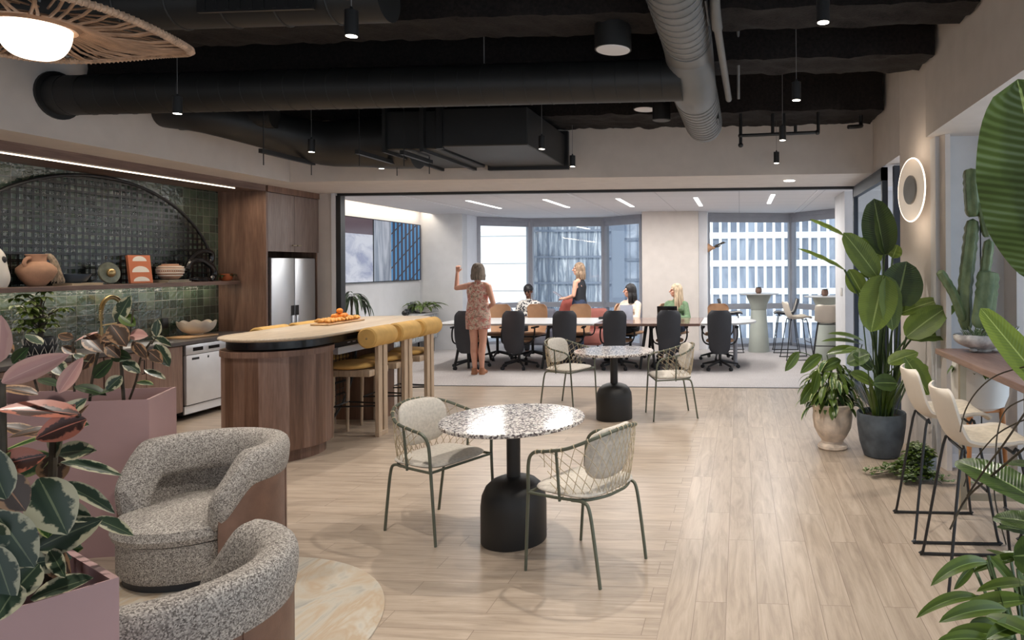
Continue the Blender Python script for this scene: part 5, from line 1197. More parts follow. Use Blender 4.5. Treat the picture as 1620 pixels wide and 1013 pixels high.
# ---- blades and stems, in metres: (material, base, tip, width, facing, droop)
FICUS_NEAR = [
('leaf_variegated',(-1.725, 1.598, 1.194),(-1.643, 1.55, 1.269),0.06,(0.3333657426173274, -0.75, 0.4347368374453423),0.1),
('leaf_variegated',(-1.807, 1.676, 1.038),(-1.909, 1.701, 1.069),0.055,(0.019845872259122887, -0.75, 0.6743055574468526),0.1),
('leaf_bronze',(-1.792, 1.651, 0.932),(-1.689, 1.61, 0.88),0.063,(0.2250375902810379, -0.75, 0.15230941273713536),0.1),
('leaf_cream_edge',(-1.668, 1.436, 1.182),(-1.59, 1.384, 1.262),0.038,(0.1400923757855691, -0.75, 0.43606250986971706),0.1),
('leaf_variegated',(-1.651, 1.426, 1.043),(-1.797, 1.464, 0.997),0.056,(0.517789028945758, -0.75, 0.5458801597157544),0.1),
('leaf_pink',(-1.762, 1.642, 1.263),(-1.727, 1.66, 1.308),0.041,(0.3765816642438773, -0.75, 0.16388594182695637),0.1),
('leaf_variegated',(-1.833, 1.66, 0.878),(-1.993, 1.694, 0.83),0.043,(0.039475613681459465, -0.75, 0.6058633585502419),0.1),
('leaf_variegated',(-1.878, 1.739, 1.153),(-1.71, 1.701, 1.179),0.057,(0.33060221584030053, -0.75, 0.5428896880373787),0.1),
('leaf_bronze',(-1.875, 1.739, 1.015),(-1.851, 1.729, 1.091),0.042,(0.02762007133726586, -0.75, 0.31483101588557977),0.1),
('leaf_cream_edge',(-1.895, 1.747, 0.89),(-1.806, 1.756, 0.893),0.069,(0.039169270213367864, -0.75, 0.38291016588775717),0.1),
('leaf_variegated',(-1.677, 1.444, 1.18),(-1.734, 1.468, 1.222),0.037,(0.6406818154980587, -0.75, 0.6541979140727135),0.1),
('leaf_variegated',(-1.649, 1.425, 1.044),(-1.667, 1.441, 1.103),0.046,(0.5291811334595365, -0.75, 0.11603629157394046),0.1),
('leaf_variegated',(-1.861, 1.735, 1.24),(-1.744, 1.714, 1.243),0.044,(0.3331308154179023, -0.75, 0.6302548446739339),0.1),
('leaf_variegated',(-1.882, 1.704, 0.857),(-1.767, 1.661, 0.912),0.042,(0.017566135789190206, -0.75, 0.6749525839116466),0.1),
('leaf_bronze',(-1.755, 1.626, 1.186),(-1.756, 1.637, 1.11),0.067,(0.4207756384620203, -0.75, 0.3937122337805795),0.1),
('leaf_cream_edge',(-1.693, 1.571, 1.077),(-1.674, 1.54, 1.01),0.054,(0.19337986038136357, -0.75, 0.37224260065210946),0.1),
('leaf_variegated',(-1.697, 1.564, 0.971),(-1.607, 1.518, 0.927),0.037,(0.06295857996527886, -0.75, 0.6269468774316722),0.1),
('leaf_variegated',(-1.721, 1.482, 1.167),(-1.875, 1.517, 1.158),0.04,(0.26901180147125936, -0.75, 0.3761498907680958),0.1),
('leaf_variegated',(-1.715, 1.481, 1.019),(-1.854, 1.504, 1.002),0.041,(0.2996779769048951, -0.75, 0.250620816425312),0.1),
('leaf_variegated',(-1.847, 1.722, 1.243),(-1.79, 1.753, 1.305),0.051,(0.5431087530906353, -0.75, 0.6820963771708368),0.1),
('leaf_bronze',(-1.817, 1.646, 0.885),(-1.833, 1.664, 0.967),0.061,(0.3670918276586757, -0.75, 0.4025948116234861),0.1),
('leaf_cream_edge',(-1.755, 1.626, 1.186),(-1.856, 1.622, 1.136),0.06,(0.4948419940554218, -0.75, 0.2855099972705612),0.1),
('leaf_variegated',(-1.702, 1.579, 1.074),(-1.619, 1.597, 1.033),0.048,(0.0342971812820472, -0.75, 0.6466141737591087),0.1),
('leaf_variegated',(-1.828, 1.685, 0.917),(-1.863, 1.628, 0.98),0.041,(0.5043989462617855, -0.75, 0.4519122784729094),0.1),
('leaf_variegated',(-1.674, 1.442, 1.18),(-1.791, 1.479, 1.225),0.039,(0.04233493338941525, -0.75, 0.4093919682460526),0.1),
('leaf_variegated',(-1.652, 1.427, 1.043),(-1.672, 1.375, 1.116),0.051,(0.3176629815475439, -0.75, 0.47210665525577866),0.1),
('leaf_blush',(-1.687, 1.45, 1.401),(-1.576, 1.5, 1.461),0.053,(0.3, -0.8, 0.1),0.1),
('leaf_blush',(-1.729, 1.62, 1.345),(-1.694, 1.65, 1.431),0.039,(0.3, -0.8, 0.1),0.0),
('leaf_pink',(-1.549, 1.5, 1.318),(-1.663, 1.42, 1.348),0.064,(0.2, -0.4, 0.9),0.15),
('leaf_pink',(-1.552, 1.52, 1.302),(-1.605, 1.45, 1.274),0.065,(0.55, -0.75, 0.35),0.15),
('leaf_bronze',(-1.723, 1.6, 1.26),(-1.786, 1.55, 1.25),0.031,(0.2, -0.4, 0.9),0.1),
('leaf_cream_edge',(-1.668, 1.55, 1.259),(-1.751, 1.5, 1.227),0.018,(0.2, -0.4, 0.9),0.1),
('leaf_pink',(-1.734, 1.48, 1.2),(-1.635, 1.5, 1.222),0.062,(0.55, -0.75, 0.35),0.1),
('leaf_variegated',(-1.704, 1.6, 1.175),(-1.617, 1.68, 1.12),0.042,(0.2, -0.4, 0.9),0.15),
('leaf_variegated',(-1.683, 1.58, 1.129),(-1.618, 1.66, 1.028),0.054,(0.2, -0.4, 0.9),0.2),
('leaf_variegated',(-1.652, 1.5, 1.167),(-1.582, 1.5, 1.037),0.098,(0.55, -0.75, 0.35),0.1),
('leaf_variegated',(-1.697, 1.68, 1.005),(-1.624, 1.72, 0.946),0.043,(0.2, -0.4, 0.9),0.1),
('leaf_variegated',(-1.726, 1.56, 0.975),(-1.596, 1.6, 1.034),0.084,(0.55, -0.75, 0.35),0.1),
('leaf_bronze',(-1.67, 1.42, 1.204),(-1.62, 1.44, 1.113),0.071,(0.55, -0.75, 0.35),0.1),
('leaf_variegated',(-1.674, 1.42, 1.119),(-1.599, 1.44, 0.986),0.082,(0.55, -0.75, 0.35),0.1),
('leaf_variegated',(-1.787, 1.6, 0.917),(-1.739, 1.66, 0.91),0.064,(0.55, -0.75, 0.35),0.1),
('leaf_variegated',(-1.676, 1.5, 0.881),(-1.57, 1.55, 0.912),0.066,(0.2, -0.4, 0.9),0.1),
('leaf_variegated',(-1.609, 1.46, 0.983),(-1.627, 1.4, 0.922),0.071,(0.55, -0.75, 0.35),0.1),
('leaf_variegated',(-1.654, 1.4, 1.051),(-1.606, 1.4, 0.922),0.058,(0.55, -0.75, 0.35),0.1),
('leaf_bronze',(-1.786, 1.62, 1.34),(-1.874, 1.6, 1.364),0.035,(0.2, -0.4, 0.9),0.1),
('leaf_blush',(-1.754, 1.5, 1.439),(-1.746, 1.5, 1.55),0.059,(0.3, -0.8, 0.1),0.0),
('leaf_bronze',(-1.827, 1.66, 1.225),(-1.901, 1.62, 1.263),0.042,(0.2, -0.4, 0.9),0.1),
('leaf_variegated',(-1.562, 1.35, 1.171),(-1.62, 1.35, 1.291),0.067,(0.55, -0.75, 0.35),0.1),
('leaf_variegated',(-1.913, 1.7, 0.994),(-1.865, 1.74, 1.015),0.057,(0.2, -0.4, 0.9),0.1),
('leaf_variegated',(-1.614, 1.42, 0.955),(-1.605, 1.36, 0.901),0.061,(0.55, -0.75, 0.35),0.1),
('leaf_bronze',(-1.787, 1.66, 1.209),(-1.73, 1.7, 1.3),0.023,(0.2, -0.4, 0.9),0.1),
('leaf_variegated',(-1.81, 1.68, 1.137),(-1.853, 1.64, 1.135),0.042,(0.2, -0.4, 0.9),0.1),
]
FICUS_NEAR_STEMS = [
(0.009,[(-1.812, 1.66, 0.78), (-1.754, 1.62, 0.978), (-1.726, 1.6, 1.13), (-1.699, 1.58, 1.231), (-1.709, 1.6, 1.321)]),
(0.008,[(-1.836, 1.6, 0.809), (-1.739, 1.5, 1.026), (-1.72, 1.48, 1.197), (-1.712, 1.47, 1.406)]),
(0.004,[(-1.724, 1.6, 1.162), (-1.704, 1.6, 1.17)]),
(0.004,[(-1.728, 1.6, 1.114), (-1.704, 1.6, 1.117)]),
(0.004,[(-1.75, 1.62, 1.059), (-1.709, 1.66, 1.009), (-1.697, 1.68, 1.005)]),
(0.004,[(-1.75, 1.62, 1.011), (-1.722, 1.56, 0.975)]),
(0.004,[(-1.713, 1.59, 1.244), (-1.627, 1.55, 1.285), (-1.549, 1.5, 1.317)]),
]
FICUS_FAR = [
('leaf_variegated',(-3.74, 3.85, 1.34),(-3.642, 3.85, 1.499),0.088,(0.3, -0.8, 0.1),0),
('leaf_green',(-3.711, 3.85, 1.385),(-3.615, 3.85, 1.317),0.073,(0.55, -0.75, 0.35),0.1),
('leaf_bronze',(-3.719, 3.8, 1.329),(-3.605, 3.78, 1.204),0.108,(0.55, -0.75, 0.35),0.1),
('leaf_bronze',(-3.884, 3.8, 1.269),(-3.753, 3.78, 1.17),0.101,(0.55, -0.75, 0.35),0.1),
('leaf_blush',(-3.953, 3.8, 1.227),(-3.8, 3.8, 1.288),0.047,(0.2, -0.4, 0.9),0.1),
('leaf_bronze',(-3.776, 3.8, 1.194),(-3.7, 3.8, 1.303),0.065,(0.3, -0.8, 0.1),0.0),
('leaf_dark',(-3.721, 3.8, 1.149),(-3.593, 3.8, 1.131),0.079,(0.55, -0.75, 0.35),0.1),
('leaf_blush',(-3.652, 3.85, 1.264),(-3.535, 3.85, 1.26),0.073,(0.55, -0.75, 0.35),0.1),
('leaf_bronze',(-3.592, 3.82, 1.218),(-3.52, 3.82, 1.128),0.058,(0.55, -0.75, 0.35),0.1),
('leaf_variegated',(-3.602, 3.95, 1.246),(-3.519, 4.0, 1.178),0.064,(0.2, -0.4, 0.9),0.2),
('leaf_variegated',(-3.532, 3.9, 1.202),(-3.444, 3.9, 1.068),0.081,(0.55, -0.75, 0.35),0.1),
('leaf_bronze',(-3.536, 3.85, 1.169),(-3.444, 3.85, 1.098),0.069,(0.55, -0.75, 0.35),0.1),
('leaf_variegated',(-3.528, 3.9, 1.247),(-3.515, 3.9, 1.355),0.056,(0.3, -0.8, 0.1),0),
('leaf_bronze',(-3.961, 3.8, 1.246),(-4.057, 3.8, 1.269),0.054,(0.55, -0.75, 0.35),0),
('leaf_variegated',(-3.654, 3.8, 1.026),(-3.705, 3.75, 0.948),0.079,(0.55, -0.75, 0.35),0.1),
('leaf_cream_edge',(-3.609, 3.85, 0.98),(-3.501, 3.85, 0.965),0.048,(0.2, -0.4, 0.9),0.1),
('leaf_dark',(-3.834, 3.8, 1.013),(-3.709, 3.8, 1.123),0.079,(0.55, -0.75, 0.35),0),
('leaf_variegated',(-4.083, 3.8, 1.11),(-3.993, 3.78, 1.027),0.079,(0.55, -0.75, 0.35),0.1),
('leaf_dark',(-4.115, 3.8, 1.042),(-4.288, 3.78, 0.992),0.065,(0.2, -0.4, 0.9),0.2),
('leaf_dark',(-3.902, 3.75, 0.973),(-3.705, 3.75, 0.922),0.078,(0.2, -0.4, 0.9),0.1),
('leaf_dark',(-3.657, 3.75, 0.949),(-3.815, 3.75, 0.911),0.071,(0.2, -0.4, 0.9),0.1),
('leaf_variegated',(-3.645, 3.8, 1.112),(-3.538, 3.8, 1.045),0.065,(0.55, -0.75, 0.35),0.1),
('leaf_bronze',(-3.825, 3.8, 1.156),(-3.905, 3.8, 1.062),0.065,(0.55, -0.75, 0.35),0.1),
('leaf_bronze',(-3.945, 3.8, 1.156),(-4.033, 3.8, 1.201),0.054,(0.55, -0.75, 0.35),0),
('leaf_variegated',(-4.155, 3.8, 1.212),(-4.268, 3.8, 1.269),0.058,(0.2, -0.4, 0.9),0),
('leaf_dark',(-4.351, 3.8, 1.098),(-4.248, 3.8, 1.193),0.072,(0.55, -0.75, 0.35),0),
('leaf_bronze',(-4.35, 3.8, 1.155),(-4.452, 3.8, 1.23),0.079,(0.55, -0.75, 0.35),0),
('leaf_dark',(-4.133, 3.75, 1.013),(-3.974, 3.75, 0.969),0.064,(0.2, -0.4, 0.9),0),
('leaf_bronze',(-3.556, 3.82, 1.154),(-3.603, 3.82, 1.229),0.051,(0.55, -0.75, 0.35),0),
('leaf_variegated',(-3.56, 3.85, 1.056),(-3.424, 3.85, 1.0),0.051,(0.2, -0.4, 0.9),0.1),
('leaf_bronze',(-3.732, 3.78, 1.204),(-3.646, 3.78, 1.137),0.072,(0.55, -0.75, 0.35),0.1),
('leaf_variegated',(-3.857, 3.8, 1.111),(-3.961, 3.8, 1.156),0.061,(0.2, -0.4, 0.9),0),
('leaf_bronze',(-3.683, 3.82, 1.267),(-3.764, 3.78, 1.241),0.065,(0.55, -0.75, 0.35),0.1),
]
FICUS_FAR_STEMS = [
(0.009,[(-3.691, 3.85, 0.866), (-3.702, 3.85, 1.036), (-3.708, 3.85, 1.207), (-3.72, 3.85, 1.359)]),
(0.007,[(-3.859, 3.8, 0.874), (-3.842, 3.8, 1.006), (-3.805, 3.8, 1.156), (-3.784, 3.8, 1.213)]),
(0.006,[(-3.664, 3.86, 0.875), (-3.618, 3.86, 0.997), (-3.589, 3.86, 1.126), (-3.557, 3.9, 1.221)]),
(0.006,[(-3.955, 3.8, 0.93), (-3.962, 3.8, 1.081), (-3.965, 3.8, 1.231)]),
(0.006,[(-4.068, 3.8, 0.929), (-4.091, 3.8, 1.042), (-4.127, 3.8, 1.118)]),
(0.006,[(-4.167, 3.78, 0.932), (-4.207, 3.78, 1.045), (-4.287, 3.78, 1.12)]),
(0.004,[(-3.652, 3.85, 1.226), (-3.639, 3.85, 1.34), (-3.626, 3.85, 1.416)]),
(0.003,[(-3.557, 3.9, 1.201), (-3.528, 3.9, 1.247)]),
]
PARADISE = [
('leaf_banana_dark',(1.248, 6.0, 1.743),(1.165, 6.0, 2.219),0.26,(-0.35, -0.93, 0.0),0.0),
('leaf_banana_dark',(1.259, 6.0, 1.737),(1.213, 6.05, 2.201),0.17,(0.5, -0.85, 0.0),0.0),
('leaf_banana',(1.168, 5.9, 1.553),(0.895, 5.9, 1.927),0.189,(-0.2, -0.9, 0.5),0.1),
('leaf_banana',(0.893, 5.9, 1.614),(0.5, 5.8, 1.798),0.094,(0, -0.4, 0.9),0.1),
('leaf_banana',(0.899, 6.0, 1.915),(0.617, 6.0, 2.055),0.068,(0, -0.5, 0.8),0.1),
('leaf_banana',(1.19, 5.75, 1.566),(1.075, 5.7, 1.11),0.27,(-0.2, -1, 0.1),0.0),
('leaf_banana',(1.221, 5.75, 1.556),(1.248, 5.7, 1.121),0.183,(0.3, -1, 0.1),0.0),
('leaf_banana_dark',(1.303, 5.8, 1.301),(1.388, 5.8, 1.675),0.306,(-0.1, -1, 0.2),0.0),
('leaf_banana',(1.306, 5.75, 1.247),(1.639, 5.75, 1.366),0.135,(0, -0.6, 0.8),0.1),
('leaf_banana',(1.348, 5.65, 1.069),(1.661, 5.65, 1.305),0.213,(-0.2, -0.8, 0.5),0.1),
('leaf_banana',(1.564, 5.7, 1.224),(1.756, 5.7, 1.338),0.134,(-0.2, -0.8, 0.5),0.1),
('leaf_banana',(1.365, 5.7, 1.054),(1.704, 5.7, 1.07),0.14,(0, -0.6, 0.8),0.2),
('leaf_banana',(1.035, 5.9, 1.42),(0.93, 5.9, 1.614),0.144,(-0.3, -0.9, 0.3),0.0),
('leaf_banana',(1.092, 6.0, 1.749),(1.039, 6.0, 1.892),0.102,(-0.3, -0.9, 0.3),0),
('leaf_banana',(1.329, 6.05, 1.715),(1.373, 6.05, 1.825),0.114,(-0.3, -0.9, 0.3),0),
('leaf_banana_dark',(1.254, 5.6, 0.698),(1.064, 5.55, 0.71),0.137,(0, -0.8, 0.6),0.1),
('leaf_banana',(1.313, 5.55, 0.913),(1.481, 5.5, 0.631),0.177,(0.2, -0.9, 0.3),0.1),
('leaf_banana',(1.19, 5.6, 0.86),(1.425, 5.6, 0.948),0.127,(0, -0.6, 0.8),0.1),
('leaf_banana_dark',(1.083, 5.7, 0.794),(0.93, 5.7, 0.923),0.118,(0, -0.6, 0.8),0.1),
('leaf_banana',(1.364, 5.6, 0.785),(1.504, 5.6, 0.836),0.106,(0, -0.6, 0.8),0.1),
('leaf_banana_dark',(1.058, 5.7, 0.923),(0.878, 5.7, 0.845),0.14,(0, -0.7, 0.7),0.1),
('leaf_banana',(1.176, 6.1, 1.65),(1.231, 6.1, 1.816),0.092,(-0.3, -0.9, 0.3),0),
('leaf_banana',(1.142, 6.1, 1.539),(1.088, 6.1, 1.706),0.103,(-0.3, -0.9, 0.3),0),
]
PARADISE_STEMS = [
(0.009,[(1.193, 6.02, 0.29), (1.197, 5.98, 0.78), (1.202, 5.9, 1.267), (1.248, 6.0, 1.743)]),
(0.009,[(1.17, 6.02, 0.29), (1.167, 5.98, 0.717), (1.159, 5.9, 1.141), (1.168, 5.9, 1.553)]),
(0.009,[(1.22, 6.02, 0.29), (1.184, 5.98, 0.737), (1.108, 5.9, 1.181), (0.893, 5.9, 1.614)]),
(0.009,[(1.179, 6.02, 0.29), (1.184, 5.98, 0.72), (1.192, 5.9, 1.149), (1.201, 5.8, 1.566)]),
(0.009,[(1.163, 6.02, 0.29), (1.178, 5.98, 0.717), (1.203, 5.9, 1.141), (1.232, 5.8, 1.555)]),
(0.009,[(1.221, 6.02, 0.29), (1.238, 5.98, 0.63), (1.268, 5.9, 0.97), (1.303, 5.8, 1.301)]),
(0.009,[(1.31, 6.02, 0.291), (1.313, 5.98, 0.61), (1.316, 5.9, 0.93), (1.306, 5.75, 1.247)]),
(0.009,[(1.29, 6.02, 0.291), (1.309, 5.98, 0.545), (1.344, 5.9, 0.802), (1.348, 5.65, 1.069)]),
(0.009,[(1.284, 6.02, 0.291), (1.313, 5.98, 0.601), (1.369, 5.9, 0.913), (1.564, 5.7, 1.224)]),
(0.009,[(1.19, 6.02, 0.29), (1.208, 5.98, 0.541), (1.242, 5.9, 0.794), (1.365, 5.7, 1.054)]),
(0.009,[(1.245, 6.02, 0.29), (1.203, 5.98, 0.671), (1.119, 5.9, 1.052), (1.035, 5.9, 1.42)]),
(0.009,[(1.2, 6.02, 0.29), (1.215, 5.98, 0.771), (1.243, 5.9, 1.249), (1.329, 6.05, 1.715)]),
(0.006,[(1.182, 6.02, 0.29), (1.205, 5.98, 0.41), (1.248, 5.9, 0.536), (1.254, 5.6, 0.698)]),
(0.006,[(1.17, 6.02, 0.29), (1.189, 5.98, 0.484), (1.223, 5.9, 0.683), (1.313, 5.55, 0.913)]),
(0.006,[(1.189, 6.02, 0.29), (1.198, 5.98, 0.468), (1.214, 5.9, 0.651), (1.19, 5.6, 0.86)]),
(0.006,[(1.312, 6.02, 0.291), (1.273, 5.98, 0.45), (1.196, 5.9, 0.615), (1.083, 5.7, 0.794)]),
(0.006,[(1.295, 6.02, 0.291), (1.25, 5.98, 0.837), (1.158, 5.9, 1.378), (0.899, 6.0, 1.915)]),
(0.006,[(1.291, 6.02, 0.291), (1.252, 5.98, 0.496), (1.172, 5.9, 0.704), (1.058, 5.7, 0.923)]),
(0.006,[(1.29, 6.02, 0.291), (1.314, 5.98, 0.442), (1.36, 5.9, 0.598), (1.364, 5.6, 0.785)]),
(0.006,[(1.18, 6.025, 0.289), (1.133, 5.95, 1.007)]),
(0.006,[(1.285, 5.917, 0.314), (1.369, 5.95, 1.062)]),
(0.006,[(1.254, 5.936, 0.31), (1.263, 5.95, 1.12)]),
(0.006,[(1.169, 6.073, 0.277), (1.233, 5.95, 1.087)]),
(0.006,[(1.198, 6.014, 0.291), (1.268, 5.95, 0.942)]),
(0.006,[(1.298, 5.983, 0.299), (1.297, 5.95, 1.065)]),
(0.006,[(1.213, 5.961, 0.304), (1.15, 5.95, 0.972)]),
(0.006,[(1.151, 6.025, 0.288), (1.054, 5.95, 1.203)]),
(0.006,[(1.234, 5.969, 0.302), (1.229, 5.95, 0.893)]),
(0.006,[(1.164, 5.941, 0.308), (1.153, 5.95, 1.051)]),
(0.006,[(1.201, 6.049, 0.283), (1.159, 5.95, 1.186)]),
(0.006,[(1.229, 5.92, 0.313), (1.319, 5.95, 1.298)]),
(0.006,[(1.186, 6.023, 0.289), (1.228, 5.95, 1.222)]),
(0.006,[(1.2, 5.992, 0.296), (1.136, 5.95, 1.306)]),
(0.006,[(1.292, 6.091, 0.275), (1.342, 5.95, 1.006)]),
(0.006,[(1.314, 5.958, 0.305), (1.223, 5.95, 0.906)]),
]
NEAR_PLANT = [
('leaf_banana_dark',(0.997, 2.15, 1.599),(0.795, 2.0, 2.172),0.363,(-0.55, -0.83, 0.05),0.0),
('leaf_banana',(0.882, 2.0, 1.287),(0.723, 2.1, 1.522),0.088,(-0.5, -0.3, 0.8),0.0),
('leaf_banana_dark',(0.854, 2.0, 0.973),(0.679, 2.2, 1.044),0.114,(-0.1, -0.45, 0.9),0.25),
('leaf_banana_dark',(0.828, 1.9, 0.948),(0.718, 2.0, 0.938),0.076,(0, -0.5, 0.85),0.2),
('leaf_banana_dark',(0.784, 1.8, 0.913),(0.715, 1.85, 0.89),0.107,(-0.2, -0.8, 0.5),0.1),
('leaf_banana_dark',(0.879, 2.1, 1.055),(0.825, 2.2, 1.036),0.054,(0, -0.4, 0.9),0.1),
('leaf_banana_dark',(0.832, 1.95, 0.902),(0.747, 2.05, 0.894),0.058,(0, -0.2, 0.95),0.2),
]
NEAR_PLANT_STEMS = [
(0.0022,[(0.822, 2.0, 1.37), (0.769, 2.1, 1.327), (0.727, 2.15, 1.271), (0.705, 2.2, 1.198), (0.689, 2.2, 1.13)]),
(0.0022,[(0.821, 2.0, 1.281), (0.794, 2.1, 1.225), (0.768, 2.1, 1.159), (0.76, 2.1, 1.068), (0.758, 2.1, 0.955), (0.771, 2.05, 0.839)]),
(0.0022,[(0.821, 2.0, 1.223), (0.768, 2.1, 1.151), (0.729, 2.2, 1.035), (0.699, 2.2, 0.959)]),
(0.0035,[(0.82, 2.0, 1.148), (0.755, 2.1, 1.03), (0.707, 2.2, 0.922), (0.656, 2.2, 0.823)]),
(0.003,[(0.801, 1.95, 1.269), (0.751, 2.0, 1.151), (0.715, 2.05, 1.063), (0.677, 2.1, 0.963)]),
(0.01,[(0.818, 1.9, 0.667), (0.827, 1.9, 0.922), (0.887, 2.0, 1.296), (0.948, 2.15, 1.615)]),
]
DRACAENA = [
('leaf_green',(0.717, 2.05, 0.786),(0.525, 1.95, 0.77),0.051,(0.2, -0.4, 0.9),0.5),
('leaf_green',(0.658, 1.95, 0.73),(0.472, 1.9, 0.702),0.041,(0.2, -0.4, 0.9),0.5),
('leaf_green',(0.748, 1.85, 0.774),(0.573, 1.85, 0.739),0.061,(0.2, -0.4, 0.9),0.2),
('leaf_green',(0.676, 1.8, 0.773),(0.494, 1.75, 0.767),0.052,(0.2, -0.4, 0.9),0.3),
('leaf_green',(0.694, 2.1, 0.753),(0.621, 2.05, 0.706),0.032,(0.55, -0.75, 0.35),0.2),
('leaf_green',(0.702, 2.0, 0.826),(0.777, 1.95, 0.735),0.042,(0.55, -0.75, 0.35),0.2),
('leaf_green',(0.804, 2.1, 0.767),(0.766, 2.2, 0.762),0.038,(0.2, -0.4, 0.9),0.1),
('leaf_green',(0.769, 1.9, 0.793),(0.653, 1.95, 0.749),0.049,(0.2, -0.4, 0.9),0.2),
('leaf_green',(0.65, 1.7, 0.753),(0.501, 1.7, 0.764),0.05,(0.2, -0.4, 0.9),0.2),
('leaf_green',(0.836, 2.0, 0.793),(0.777, 2.1, 0.8),0.048,(0.2, -0.4, 0.9),0.1),
('leaf_green',(0.654, 1.75, 0.742),(0.57, 1.75, 0.763),0.048,(0.2, -0.4, 0.9),0.1),
('leaf_green',(0.695, 1.7, 0.793),(0.573, 1.65, 0.778),0.049,(0.2, -0.4, 0.9),0.2),
('leaf_green',(0.764, 1.95, 0.813),(0.748, 1.85, 0.724),0.044,(0.55, -0.75, 0.35),0.1),
('leaf_green',(0.694, 1.9, 0.783),(0.669, 1.75, 0.724),0.046,(0.55, -0.75, 0.35),0.1),
('leaf_green',(0.689, 1.65, 0.782),(0.591, 1.7, 0.805),0.056,(0.2, -0.4, 0.9),0.1),
('leaf_green',(0.821, 2.05, 0.807),(0.677, 2.05, 0.758),0.04,(0.2, -0.4, 0.9),0.2),
('leaf_green',(0.598, 1.68, 0.755),(0.463, 1.66, 0.765),0.039,(0.2, -0.4, 0.9),0.3),
]
URN_BIG = [
('leaf_green',(0.777, 6.2, 0.858),(1.081, 6.15, 0.904),0.151,(0.2, -0.4, 0.9),0.2),
('leaf_green',(1.097, 6.3, 0.932),(0.733, 6.2, 0.988),0.071,(0.2, -0.4, 0.9),0.3),
('leaf_green',(0.529, 6.2, 0.874),(0.4, 6.15, 0.71),0.093,(0.55, -0.75, 0.35),0.2),
('leaf_green',(0.732, 6.2, 0.846),(0.53, 6.1, 0.702),0.104,(0.55, -0.75, 0.35),0.3),
('leaf_green',(0.984, 6.2, 0.802),(1.141, 6.15, 0.725),0.116,(0.2, -0.4, 0.9),0.3),
('leaf_green',(1.12, 6.3, 0.961),(0.789, 6.2, 1.056),0.076,(0.2, -0.4, 0.9),0.3),
('leaf_green',(0.668, 6.15, 0.61),(0.529, 6.1, 0.422),0.115,(0.55, -0.75, 0.35),0.3),
('leaf_green',(0.9, 6.2, 0.801),(0.725, 6.15, 0.723),0.105,(0.55, -0.75, 0.35),0.2),
('leaf_green',(0.967, 6.1, 0.704),(1.176, 6.05, 0.603),0.114,(0.55, -0.75, 0.35),0.3),
('leaf_green',(0.697, 6.15, 0.723),(0.629, 6.05, 0.516),0.103,(0.55, -0.75, 0.35),0.2),
]
URN_STEMS = [
(0.004,[(0.859, 6.25, 0.394), (0.733, 6.22, 0.684), (0.647, 6.2, 0.829), (0.529, 6.2, 0.874)]),
(0.005,[(0.859, 6.25, 0.394), (0.831, 6.2, 0.631), (0.777, 6.2, 0.846)]),
(0.005,[(0.904, 6.25, 0.394), (1.019, 6.25, 0.681), (1.108, 6.3, 0.932)]),
(0.004,[(0.848, 6.25, 0.394), (0.758, 6.2, 0.631), (0.732, 6.2, 0.846)]),
]
CACTUS = [
(0.0555,[(1.63, 5.05, 1.183), (1.618, 5.05, 1.42), (1.651, 5.05, 1.739), (1.68, 5.05, 1.985)]),
(0.06,[(1.684, 5.05, 1.998), (1.672, 5.05, 2.172), (1.668, 5.05, 2.349)]),
(0.041,[(1.685, 5.0, 1.264), (1.739, 5.0, 1.557), (1.776, 5.0, 1.836)]),
(0.036,[(1.763, 5.0, 1.85), (1.745, 5.02, 1.986), (1.734, 5.05, 2.102)]),
(0.0865,[(1.698, 4.95, 1.201), (1.73, 4.95, 1.424), (1.748, 4.95, 1.611)]),
(0.036,[(1.599, 5.02, 1.249), (1.523, 5.0, 1.445), (1.417, 4.98, 1.613)]),
]
# ================================================================ plants
def blades(parent, data, origin, name='leaf', nu=4, nv=9, wave=0, fold=.12, ws=1, ex=.75):
    by = []
    for i, (mat, b, tp, w, face, dr) in enumerate(data):
        b = V(b)-origin; tp = V(tp)-origin; d = tp-b; L = d.length; m = MB(); w *= ws
        leaf(m, b-d.normalized()*.0, d+V((0, 0, 1))*L*dr*.75, L*1.02, w, dr, face, .85, fold, nu, nv, wave=wave, seed=i, ex=ex)
        m.build(name, mat, parent); by.append(1)
def stems(parent, data, origin, mat):
    m = MB()
    for r, pts in data: m.tube(spline([V(p)-origin for p in pts], 5), r, 8)
    m.build('stems', mat, parent)
o0 = V((-1.75, 1.55, .70)); t = thing('rubber_plant', 'large pink and cream variegated rubber plant in the nearest pink planter', 'plant', o0)
blades(t, FICUS_NEAR, o0, wave=.02); stems(t, FICUS_NEAR_STEMS, o0, 'stem_dark')
o0 = V((-4.2, 3.85, .70)); t = thing('rubber_plant', 'bronze and cream variegated rubber plant in the farther pink planter', 'plant', o0)
blades(t, FICUS_FAR, o0, nu=4, nv=7); stems(t, FICUS_FAR_STEMS, o0, 'stem_dark')
m = MB(); rnd = random.Random(6)
for k in range(46):
    x = rnd.uniform(-1.0, .40); y = rnd.uniform(-.06, .10)+x*.23; a = rnd.uniform(0, 6.28); leaf(m, (x, y, .02+rnd.uniform(0, .10)), (math.cos(a), math.sin(a), .45), rnd.uniform(.10, .16), .065, .7, nu=3, nv=6)
m.build('undergrowth', 'leaf_dark', t)
